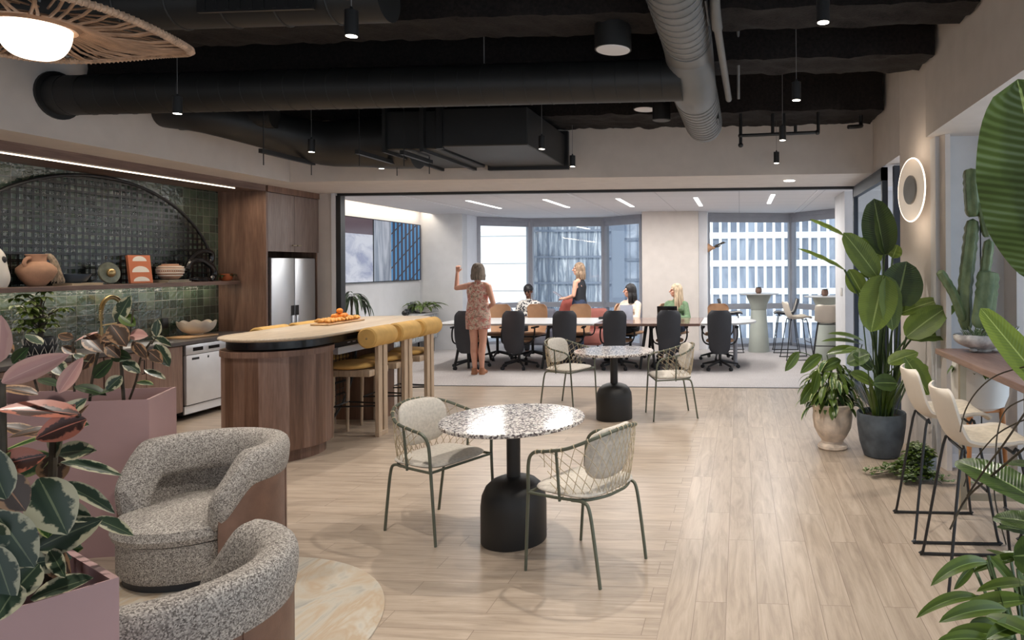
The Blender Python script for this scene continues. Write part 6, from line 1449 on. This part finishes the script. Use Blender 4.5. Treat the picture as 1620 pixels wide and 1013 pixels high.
# bird of paradise, urn plant, ivy
o0 = V((1.22, 6.03, 0)); t = thing('plant_pot', 'large dark grey round stone pot', 'pot', o0)
t['label'] = 'large dark slate-grey pot holding the tall banana-like plant'
MB().lathe([(.135, 0), (.15, .01), (.185, .12), (.205, .26), (.21, .37), (.203, .38), (.19, .375), (.18, .33), (0, .33)], 48).build('pot_body', 'pot_dark', t)
MB().lathe([(.0, .335), (.183, .335), (0, .337)], 40).build('soil', 'soil', t)
o0 = V((1.22, 6.03, .337)); t = thing('bird_of_paradise', 'tall bird of paradise plant with broad banana-like leaves in the dark pot', 'plant', o0)
blades(t, PARADISE, o0, nu=6, nv=12, wave=.05, fold=.08, ws=1.15, ex=.52)
for nm, dat in (('stems', PARADISE_STEMS),): stems(t, dat, o0, 'stem_green')
m = MB(); rnd = random.Random(16)
for k in range(40): a = rnd.uniform(0, 6.28); r = rnd.uniform(.02, .14); leaf(m, (r*math.cos(a), r*math.sin(a), 0), (math.cos(a)*.35, math.sin(a)*.35, 1), rnd.uniform(.25, .6), .03, .3, nu=2, nv=7)
m.build('young_shoots', 'leaf_green', t)
o0 = V((.83, 6.25, 0)); t = thing('plant_pot', 'weathered pale terracotta urn on a flared foot', 'pot', o0)
MB().lathe([(.125, 0), (.135, .015), (.13, .035), (.10, .055), (.098, .075), (.13, .12), (.165, .19), (.178, .28), (.172, .34), (.18, .37), (.195, .385), (.198, .405), (.188, .415), (.165, .405), (.155, .34), (0, .34)], 48).build('pot_body', 'terracotta_pale', t)
MB().lathe([(.0, .345), (.158, .345), (0, .347)], 40).build('soil', 'soil', t)
o0 = V((.83, 6.25, .347)); t = thing('peace_lily', 'bushy broad-leaved green plant in the terracotta urn', 'plant', o0)
blades(t, URN_BIG, o0, nu=4, nv=8); stems(t, URN_STEMS, o0, 'stem_green')
m = MB(); m2 = MB(); rnd = random.Random(7)
for k in range(190):
    a = rnd.uniform(0, 6.28); e = rnd.uniform(.1, 1.5); r = rnd.uniform(.02, .17); z = rnd.uniform(.04, .40)*(1.2-r*3); c = V((r*math.cos(a)*1.1, r*math.sin(a), z))
    leaf(m if k % 3 else m2, c, (math.cos(a), math.sin(a), e*.7), rnd.uniform(.12, .22), rnd.uniform(.035, .065), 1.4, nu=3, nv=7)
m.build('foliage', 'leaf_green', t); m2.build('foliage', 'leaf_cream_edge', t)
o0 = V((1.42, 5.66, 0)); t = thing('ivy_pot', 'small grey pot of trailing ivy on the floor beside the dark pot', 'plant', (1.42, 5.42, 0)); o0 = V((1.42, 5.42, 0))
MB().lathe([(.07, 0), (.085, .02), (.095, .1), (.095, .17), (.085, .17), (.08, .14), (0, .14)], 30).build('pot', 'stone_grey', t)
m = MB(); m2 = MB(); rnd = random.Random(9); st = MB()
for k in range(15):
    a = rnd.uniform(1.9, 5.2); L = rnd.uniform(.15, .42); p = [V((0, 0, .16)), V((.09*math.cos(a), .09*math.sin(a), .2)), V((.14*math.cos(a), .14*math.sin(a), .08)), V((L*math.cos(a+.2), L*.6*math.sin(a+.2), .02))]
    q = spline(p, 7); st.tube(q, .0025, 5)
    for c in q[3:]:
        for j in range(4):
            b = rnd.uniform(0, 6.28); cc = c+V((rnd.uniform(-.03, .03), rnd.uniform(-.03, .03), abs(rnd.uniform(0, .05)))); leaf(m if rnd.random() < .4 else m2, cc, (math.cos(b), math.sin(b), rnd.uniform(0, .7)), rnd.uniform(.03, .05), .034, .3, nu=2, nv=4)
for k in range(60):
    b = rnd.uniform(0, 6.28); r = rnd.uniform(0, .1); leaf(m2, (r*math.cos(b)-.03, r*math.sin(b), .16+rnd.uniform(0, .07)), (math.cos(b), math.sin(b), .6), .05, .036, .5, nu=2, nv=4)
for k in range(20): b = rnd.uniform(0, 6.28); c = (.12+rnd.uniform(0, .22), -.15+rnd.uniform(-.04, .04), .015+rnd.uniform(0, .03)); leaf(m, c, (math.cos(b), math.sin(b), .3), .045, .03, .3, nu=2, nv=4)
st.build('vines', 'stem_green', t); m.build('foliage', 'leaf_ivy', t); m2.build('foliage', 'leaf_green', t)
# stone bowl with cactus on the bar table
o0 = V((1.73, 5.02, 1.032)); t = thing('stone_planter', 'rough pale stone bowl with a beak-like lip on the bar table', 'pot', o0)
m = MB()
def bowl(u, v, ins=0):
    a = u*2*PI; r = .03+.155*math.sin(min(1, v*1.15)*PI/2)-ins; lip = max(0, math.cos(a))**6*.055*v; z = .012+.105*v**1.3+lip*1.1+.006*noise.noise(V((math.cos(a)*2, math.sin(a)*2, v*3)))
    return ((r+lip)*math.cos(a)*1.08, r*.8*math.sin(a), z+ins*.4)
m.grid(48, 12, bowl, cu=True).grid(48, 12, lambda u, v: bowl(u, 1-v*.6, .014), cu=True); m.lathe([(0, .0), (.06, .0), (.07, .012), (0, .03)], 24); m.ball((-.08, -.05, .014), (.03, .03, .014), 10, 6).ball((.08, -.03, .014), (.03, .03, .014), 10, 6); m.build('bowl', 'stone_pale', t)
MB().lathe([(0, .085), (.13, .085), (0, .09)], 30, sy=.8).build('soil', 'soil', t)
o0 = V((1.72, 5.03, 1.115)); t = thing('cactus', 'tall ribbed green cactus with several arms in the stone bowl', 'plant', o0)
for r, pts in CACTUS:
    q = spline([V(p)-o0 for p in pts], 8); n = len(q); m = MB(); wide = r > .08
    segs = 20; vs = []; fs = []
    for i, p in enumerate(q):
        tt_ = i/(n-1); env = min(1, math.sqrt(max(0, 1-(max(0, (tt_-.86)/.14))**2))+.02)*min(1, .55+tt_*4); d = (q[min(i+1, n-1)]-q[max(i-1, 0)]).normalized(); n1 = V((1, 0, 0)); n1 = (n1-d*n1.dot(d)).normalized(); n2 = d.cross(n1)
        for k in range(segs):
            a = 2*PI*k/segs; rr = .92*r*env*(1+.10*math.sin(i*3.1))*(.72+.34*abs(math.cos(a*2.5+.3))**1.2+.03*math.sin(i*2.4)*(abs(math.cos(a*2.5+.3)) > .8)); sq = .45 if wide else 1
            vs.append(p+n1*math.cos(a)*rr+n2*math.sin(a)*rr*sq)
    for i in range(n-1):
        for k in range(segs): fs.append((i*segs+k, i*segs+(k+1) % segs, (i+1)*segs+(k+1) % segs, (i+1)*segs+k))
    fs.append(tuple(range(segs-1, -1, -1))); fs.append(tuple((n-1)*segs+k for k in range(segs))); m.add(vs, fs); m.build('stem', 'cactus_skin', t, angle=50)
t = thing('succulents', 'low trailing succulents around the foot of the cactus', 'plant', (1.68, 4.97, 1.12)); m = MB(); rnd = random.Random(31)
for k in range(70): a = rnd.uniform(0, 6.28); r = rnd.uniform(0, .1); leaf(m, (r*math.cos(a), r*math.sin(a)*.5, rnd.uniform(0, .04)), (math.cos(a)*.6, math.sin(a)*.6, 1), rnd.uniform(.04, .09), .014, .3, nu=2, nv=4)
m.build('foliage', 'leaf_ivy', t)
# plants at the right edge, in pots just outside the picture
o0 = V((1.05, 1.80, 0)); t = thing('plant_pot', 'dark pot at the right edge, mostly outside the picture', 'pot', o0)
MB().lathe([(.14, 0), (.19, .1), (.2, .5), (.19, .5), (.18, .44), (0, .44)], 36).build('pot_body', 'pot_dark', t)
t = thing('bird_of_paradise', 'near bird of paradise with one huge green leaf at the right edge of the picture', 'plant', V((1.05, 1.8, .44))); o0 = V((1.05, 1.8, .44))
blades(t, NEAR_PLANT, o0, nu=10, nv=22, wave=.03, fold=.06, ex=.45); stems(t, NEAR_PLANT_STEMS, o0, 'stem_dark')
MB().tube(spline([(0, 0, 0), (-.05, .05, .3), V(NEAR_PLANT[1][1])-o0], 6), .01, 8).build('stalk', 'stem_green', t)
MB().tube(spline([(0, 0, 0), (-.02, .05, .2), V(NEAR_PLANT[2][1])-o0], 6), .01, 8).build('stalk', 'stem_green', t)
MB().tube(spline([(0, 0, 0), (.02, .05, .6), V(NEAR_PLANT[0][1])-o0], 6), .012, 8).build('stalk', 'stem_green', t)
o0 = V((.72, 1.72, 0)); t = thing('plant_pot', 'low dark pot under the bright green strappy plant at the bottom right', 'pot', o0)
MB().lathe([(.11, 0), (.14, .06), (.15, .3), (.14, .3), (.13, .26), (0, .26)], 36).build('pot_body', 'pot_dark', t)
t = thing('dracaena', 'bright green strappy-leaved plant at the bottom right corner', 'plant', V((.72, 1.72, .26))); o0 = V((.72, 1.72, .26))
blades(t, DRACAENA, o0, nu=4, nv=12, fold=.22, ws=.9, ex=.65)
m = MB(); m.tube(spline([(0, 0, 0), (0, .03, .2), (.02, .08, .42)], 5), .014, 8)
for d in DRACAENA: m.tube([V((.01, .06, .3)), V(d[1])-o0], .005, 6)
m.build('stems', 'stem_green', t)
# ================================================================ people
def cap(mb, a, b, ra, rb, seg=12, flat=1):
    a = V(a); b = V(b); d = (b-a); L = d.length; d.normalize(); n = 4; pts = []; rs = []
    for k in range(n+1): t = math.sin(PI/2*k/n); pts.append(a-d*ra*(1-t)); rs.append(max(.002, ra*math.sqrt(max(0, 1-(1-t)**2))))
    for k in range(n, -1, -1): t = math.sin(PI/2*k/n); pts.append(b+d*rb*(1-t)); rs.append(max(.002, rb*math.sqrt(max(0, 1-(1-t)**2))))
    mb.tube(pts, rs, seg)
def remeshed(mb, name, mat, parent, vox=.009, sm=4):
    o = mb.build(name, mat, parent, smooth=True, angle=180); r = o.modifiers.new('r', 'REMESH'); r.mode = 'VOXEL'; r.voxel_size = vox; r.use_smooth_shade = True
    if sm: s = o.modifiers.new('s', 'SMOOTH'); s.iterations = sm; s.factor = .5
    return o
def hand(mb, wrist, d, up, s=1.0, curl=.5, side=1):
    """palm and five fingers: d points along the fingers, up is the back of the hand"""
    w = V(wrist); d = V(d).normalized(); up = V(up); r = d.cross(up).normalized()*side; up = r.cross(d)*side
    p1 = w+d*.085*s
    for k in (-.026, -.009, .009, .026): cap(mb, w+r*k*.6*s+d*.01, p1+r*k*s, .013*s, .012*s, 8)
    for k, L in ((-.028, .058), (-.0095, .072), (.0095, .068), (.028, .052)):
        a = p1+r*k*s*1.05; b = a+(d*(1-curl*.5)-up*curl*.6).normalized()*L*.52*s; c = b+(d*(1-curl*1.3)-up*curl*1.1).normalized()*L*.5*s
        cap(mb, a, b, .0088*s, .0082*s, 8); cap(mb, b, c, .0082*s, .0074*s, 8)
    a = w+d*.022*s-r*.022*s; b = a+(d*.6-r*.8-up*.15).normalized()*.034*s; c = b+(d*.9-r*.25-up*.3).normalized()*.03*s
    cap(mb, a, b, .012*s, .010*s, 8); cap(mb, b, c, .0098*s, .0085*s, 8)
def head(mb, c, yaw, s=1.0, pitch=0):
    """face looks along +y turned by yaw"""
    X = Matrix.Translation(c) @ Matrix.Rotation(yaw, 4, 'Z') @ Matrix.Rotation(pitch, 4, 'X') @ Matrix.Scale(s, 4)
    mb.ball((0, -.012, .02), (.076, .092, .098), 20, 14, X=X); mb.ball((0, .018, -.05), (.058, .068, .07), 16, 10, X=X); mb.ball((0, .05, -.088), (.03, .03, .026), 12, 8, X=X)
    for a, b, r1, r2 in (((0, .084, .018), (0, .106, -.022), .010, .015), ((-.016, .085, -.056), (.016, .085, -.056), .0095, .0095), ((-.05, .064, .03), (.05, .064, .03), .016, .016)): cap(mb, X @ V(a), X @ V(b), r1*s, r2*s, 8)
    for s_ in (-1, 1): mb.ball((s_*.078, -.005, -.008), (.011, .02, .032), 10, 6, X=X); mb.ball((s_*.042, .055, -.025), (.022, .025, .022), 10, 6, X=X)
    return X
def eyes(parent, X, brow='hair_grey'):
    m = MB()
    for s_ in (-1, 1): m.ball((s_*.031, .083, .006), (.011, .008, .006), 10, 6, X=X)
    m.build('eyes', 'black_gloss', parent); m = MB()
    for s_ in (-1, 1): m.tube([X @ V((s_*.048, .076, .030)), X @ V((s_*.032, .088, .035)), X @ V((s_*.016, .088, .032))], .0035, 5)
    m.build('eyebrows', brow, parent)
    m = MB(); m.tube([X @ V((-.022, .093, -.056)), X @ V((0, .099, -.057)), X @ V((.022, .093, -.056))], .004, 6); m.build('lips', 'lounge_pink', parent)
def hair_strands(mb, X, n, length, spread=.1, back=True, seed=1, r=.011, front=.35, wav=.012):
    rnd = random.Random(seed)
    for k in range(n):
        a = -PI/2+rnd.uniform(-1, 1)*(PI*(.42+front*.5)) if back else rnd.uniform(0, 2*PI)
        x0, y0 = .06*math.cos(a), .07*math.sin(a)-.012; x1, y1 = .088*math.cos(a), .104*math.sin(a)-.012; L = length*rnd.uniform(.85, 1.05)
        pts = [(x0*.3, y0*.3-.005, .125), (x0, y0, .105), (x1, y1, .04), (x1*1.06, y1*1.06, -.03), (x1*(1+spread)+wav*math.sin(k), y1*(1+spread), -L*.55), (x1*(1+spread*.6)+wav*math.cos(k*2), y1*(1+spread*.8), -L)]
        q = spline([X @ V(p) for p in pts], 4); m_ = len(q); mb.tube(q, [r*(.55+.45*math.sin(PI*min(1, .25+.6*i/m_))) for i in range(m_)], 6)
# --- woman in the flower dress, seen from behind, facing +y, left arm raised
t = thing('person', 'woman in a flowered sleeveless dress seen from behind, raising her left arm towards the screens', 'person', (-4.03, 10.28, 0))
m = MB()
for s_ in (-1, 1):
    x = s_*.075; cap(m, (x, 0, .90), (x*.95, .01, .50), .085, .055); cap(m, (x*.95, .01, .50), (x*.8, -.02, .34), .055, .056); cap(m, (x*.8, -.02, .34), (x*.75, 0, .10), .054, .034)
    cap(m, (x*.75, .0, .07), (x*.85, .10, .035), .034, .026)
cap(m, (-.06, 0, .95), (.06, 0, .95), .115, .115); cap(m, (-.04, 0, 1.10), (.04, 0, 1.10), .10, .10); cap(m, (-.07, .0, 1.26), (.07, 0, 1.26), .10, .10); cap(m, (-.13, -.01, 1.37), (.13, -.01, 1.37), .052, .052)
cap(m, (0, -.01, 1.38), (0, .0, 1.50), .052, .046)
Xh = head(m, (0, .01, 1.585), .35, .98)
cap(m, (-.17, -.01, 1.36), (-.36, .05, 1.33), .050, .038); cap(m, (-.36, .05, 1.33), (-.375, .12, 1.56), .038, .026); hand(m, (-.375, .125, 1.57), (.05, .1, 1), (0, -1, .1), 1, .9, -1)
cap(m, (.17, -.01, 1.35), (.265, -.07, 1.10), .048, .038); cap(m, (.265, -.07, 1.10), (.13, .10, 1.02), .037, .026); hand(m, (.125, .11, 1.02), (-1, .35, -.1), (0, .6, 1), 1, .5, 1)
remeshed(m, 'body', 'skin_light', t, .0075, 3)
m = MB(); loft(m, [([(rx*math.cos(a), .0+ry*math.sin(a)) for a in [2*PI*k/40 for k in range(40)]], z) for z, rx, ry in ((.70, .185, .135), (.715, .19, .14), (.90, .195, .145), (1.02, .175, .13), (1.15, .155, .118), (1.27, .172, .122), (1.36, .170, .098), (1.40, .13, .08), (1.425, .085, .065))])
m.build('dress', 'floral_cloth', t, angle=60)
m = MB(); hair_strands(m, Xh, 120, .13, .05, seed=3, r=.014, front=.42); m.ball((0, -.018, .03), (.088, .104, .104), 18, 12, X=Xh); m.build('hair', 'hair_grey', t); eyes(t, Xh)
m = MB()
for s_ in (-1, 1):
    x = s_*.062; m.lathe([(.038, .10), (.042, .06), (.045, .02), (.045, 0), (0, 0)], 16, c=(x, -.01, 0)); cap(m, (x, .0, .03), (x*1.1, .13, .022), .036, .03)
    cap(m, (x, -.03, .0125), (x, -.03, .02), .012, .03)
m.build('ankle_boots', 'shoe_tan', t)
# --- standing woman, dark top and jeans, facing -x with a tablet
t = thing('person', 'standing woman in a black sleeveless top and jeans holding a tablet by the window', 'person', (-3.02, 12.62, 0)); t.location = (-2.98, 12.55, 0)
m = MB(); R_ = 1.05
for s_ in (-1, 1):
    cap(m, (-.17*s_*0-.03, s_*.17, 1.36), (-.06, s_*.22, 1.12), .046, .037); cap(m, (-.06, s_*.22, 1.12), (-.24, s_*.12, 1.06), .036, .026)
    hand(m, (-.25, s_*.11, 1.06), (-1, -s_*.3, .05), (0, s_*.4, 1) if s_ > 0 else (0, -.4, 1), 1, .6, s_)
    cap(m, (0, s_*.08, .9), (-.01, s_*.08, .5), .085, .058); cap(m, (-.01, s_*.08, .5), (.0, s_*.08, .1), .055, .036); cap(m, (0, s_*.08, .05), (-.12, s_*.09, .035), .035, .028)
cap(m, (0, -.06, .95), (0, .06, .95), .115, .115); cap(m, (0, -.045, 1.12), (0, .045, 1.12), .095, .095); cap(m, (0, -.07, 1.27), (0, .07, 1.27), .10, .10); cap(m, (0, -.12, 1.38), (0, .12, 1.38), .05, .05); cap(m, (0, 0, 1.38), (-.01, 0, 1.51), .05, .045)
Xh = head(m, (-.02, 0, 1.60), PI/2+.1, .98); remeshed(m, 'body', 'skin_light', t, .0075, 3)
m = MB(); loft(m, [([(rx*math.cos(a), ry*math.sin(a)) for a in [2*PI*k/36 for k in range(36)]], z) for z, rx, ry in ((1.0, .13, .165), (1.12, .115, .15), (1.27, .128, .165), (1.37, .10, .15), (1.42, .075, .10))]); m.build('top', 'cloth_black', t, angle=60)
m = MB()
for s_ in (-1, 1): cap(m, (0, s_*.085, .92), (-.01, s_*.085, .5), .11, .075); cap(m, (-.01, s_*.085, .5), (0, s_*.085, .1), .073, .058)
cap(m, (0, -.06, .97), (0, .06, .97), .128, .128); remeshed(m, 'jeans', 'denim', t, .012, 4)
m = MB(); hair_strands(m, Xh, 110, .19, .10, seed=5, r=.013, front=.36, wav=.02); m.ball((0, -.02, .035), (.086, .100, .1), 18, 12, X=Xh); m.build('hair', 'hair_dark_blonde', t); eyes(t, Xh, 'hair_dark_blonde')
m = MB()
for s_ in (-1, 1): cap(m, (.02, s_*.085, .035), (-.14, s_*.09, .03), .042, .034)
m.build('shoes', 'cloth_black', t)
label(MB().rbox(-.13, .13, -.09, .09, -.005, .005, .003, X=rotM(0, math.radians(35), 0)).build('tablet', 'pillow_grey', loc=(-3.36, 12.55, 1.11)), 'tablet held by the standing woman in the black top', 'tablet')
# --- seated figures
def seated(lab, loc, rz, skin, shirt, trousers, hairm, long_hair, head_yaw, head_pitch=0, seat=.47, arms=None, blur=0, spread=.12):
    t = thing('person', lab, 'person', loc, rz); m = MB(); z = seat
    cap(m, (-.06, 0, z+.10), (.06, 0, z+.10), .11, .11); cap(m, (-.045, .0, z+.27), (.045, 0, z+.27), .10, .10); cap(m, (-.08, 0, z+.42), (.08, 0, z+.42), .098, .098); cap(m, (-.13, -.01, z+.52), (.13, -.01, z+.52), .05, .05); cap(m, (0, -.01, z+.53), (0, .02, z+.65), .05, .046)
    Xh = head(m, (0, .03, z+.74), head_yaw, .98, head_pitch); sl = MB(); arms = arms or [((.25, .05, z+.25), (.12, .30, z+.27)), ((-.25, .05, z+.25), (-.12, .30, z+.27))]
    for (el, wr), s_ in zip(arms, (1, -1)):
        cap(m, (s_*.17, -.01, z+.50), el, .046, .036); cap(m, el, wr, .036, .026); d = (V(wr)-V(el)).normalized(); hand(m, V(wr)+d*.01, d, (0, 0, 1), 1, .5, s_)
        cap(sl, (s_*.165, -.01, z+.49), el, .062, .052); cap(sl, el, V(el).lerp(V(wr), .82), .052, .042)
    for s_ in (-1, 1):
        cap(m, (s_*.09, .02, z+.07), (s_*.1, .42, z+.06), .075, .055); cap(m, (s_*.1, .42, z+.06), (s_*.1, .44, .09), .052, .034); cap(m, (s_*.1, .44, .05), (s_*.1, .55, .035), .035, .028)
    remeshed(m, 'body', skin, t, .0075, 3)
    cap(sl, (-.06, 0, z+.14), (.06, 0, z+.14), .125, .125); cap(sl, (-.045, 0, z+.27), (.045, 0, z+.27), .118, .118); cap(sl, (-.08, 0, z+.42), (.08, 0, z+.42), .114, .114); cap(sl, (-.13, -.01, z+.50), (.13, -.01, z+.50), .068, .068); cap(sl, (0, -.01, z+.50), (0, 0, z+.57), .07, .06)
    remeshed(sl, 'shirt', shirt, t, .010, 4); tr = MB()
    for s_ in (-1, 1): cap(tr, (s_*.09, .0, z+.07), (s_*.1, .43, z+.06), .092, .072); cap(tr, (s_*.1, .43, z+.06), (s_*.1, .44, .12), .07, .052)
    cap(tr, (-.07, 0, z+.08), (.07, 0, z+.08), .12, .12); remeshed(tr, 'trousers', trousers, t, .013, 4)
    sh = MB()
    for s_ in (-1, 1): cap(sh, (s_*.1, .42, .036), (s_*.1, .58, .03), .042, .034)
    sh.build('shoes', 'cloth_black', t); h = MB()
    if long_hair: hair_strands(h, Xh, 130, long_hair, spread, seed=9, r=.014, front=.34, wav=.02); h.ball((0, -.02, .035), (.086, .1, .1), 18, 12, X=Xh)
    else:
        h.grid(28, 14, lambda u, v: Xh @ V(((.094+.006*noise.noise(V((u*20, v*12, 1))))*math.sin(v*PI*.56)*math.cos(u*6.283), -.022+.108*math.sin(v*PI*.56)*math.sin(u*6.283), .035+.105*math.cos(v*PI*.56))), cu=True)
    h.build('hair', hairm, t); eyes(t, Xh, hairm); return t
seated('man in a black and white patterned shirt sitting by the window, looking down', (-4.08, 12.98, 0), PI, 'skin_dark', 'patterned_shirt', 'cloth_black', 'hair_black', 0, 0, -.35, .44)
seated('dark-haired woman in a cream sweater sitting across the table, turned to the left', (-1.97, 12.22, 0), PI-.5, 'skin_light', 'cloth_cream', 'cloth_black', 'hair_black', .22, -.85, 0, .47, [((.28, .10, .74), (.05, .36, .80)), ((-.24, .12, .72), (-.02, .40, .80))])
seated('long-haired blonde woman in a green sweater sitting behind the laptop', (-1.14, 12.22, 0), PI-.3, 'skin_light', 'cloth_green', 'denim', 'hair_blonde', .36, -1.1, 0, .47, None, 0, .16)
label(MB().rbox(-.10, .10, -.07, .07, 0, .012, .003).build('notebook', 'paper_white', loc=(-4.08, 12.60, .70)), 'pale notebook on the lap of the seated man', 'book')
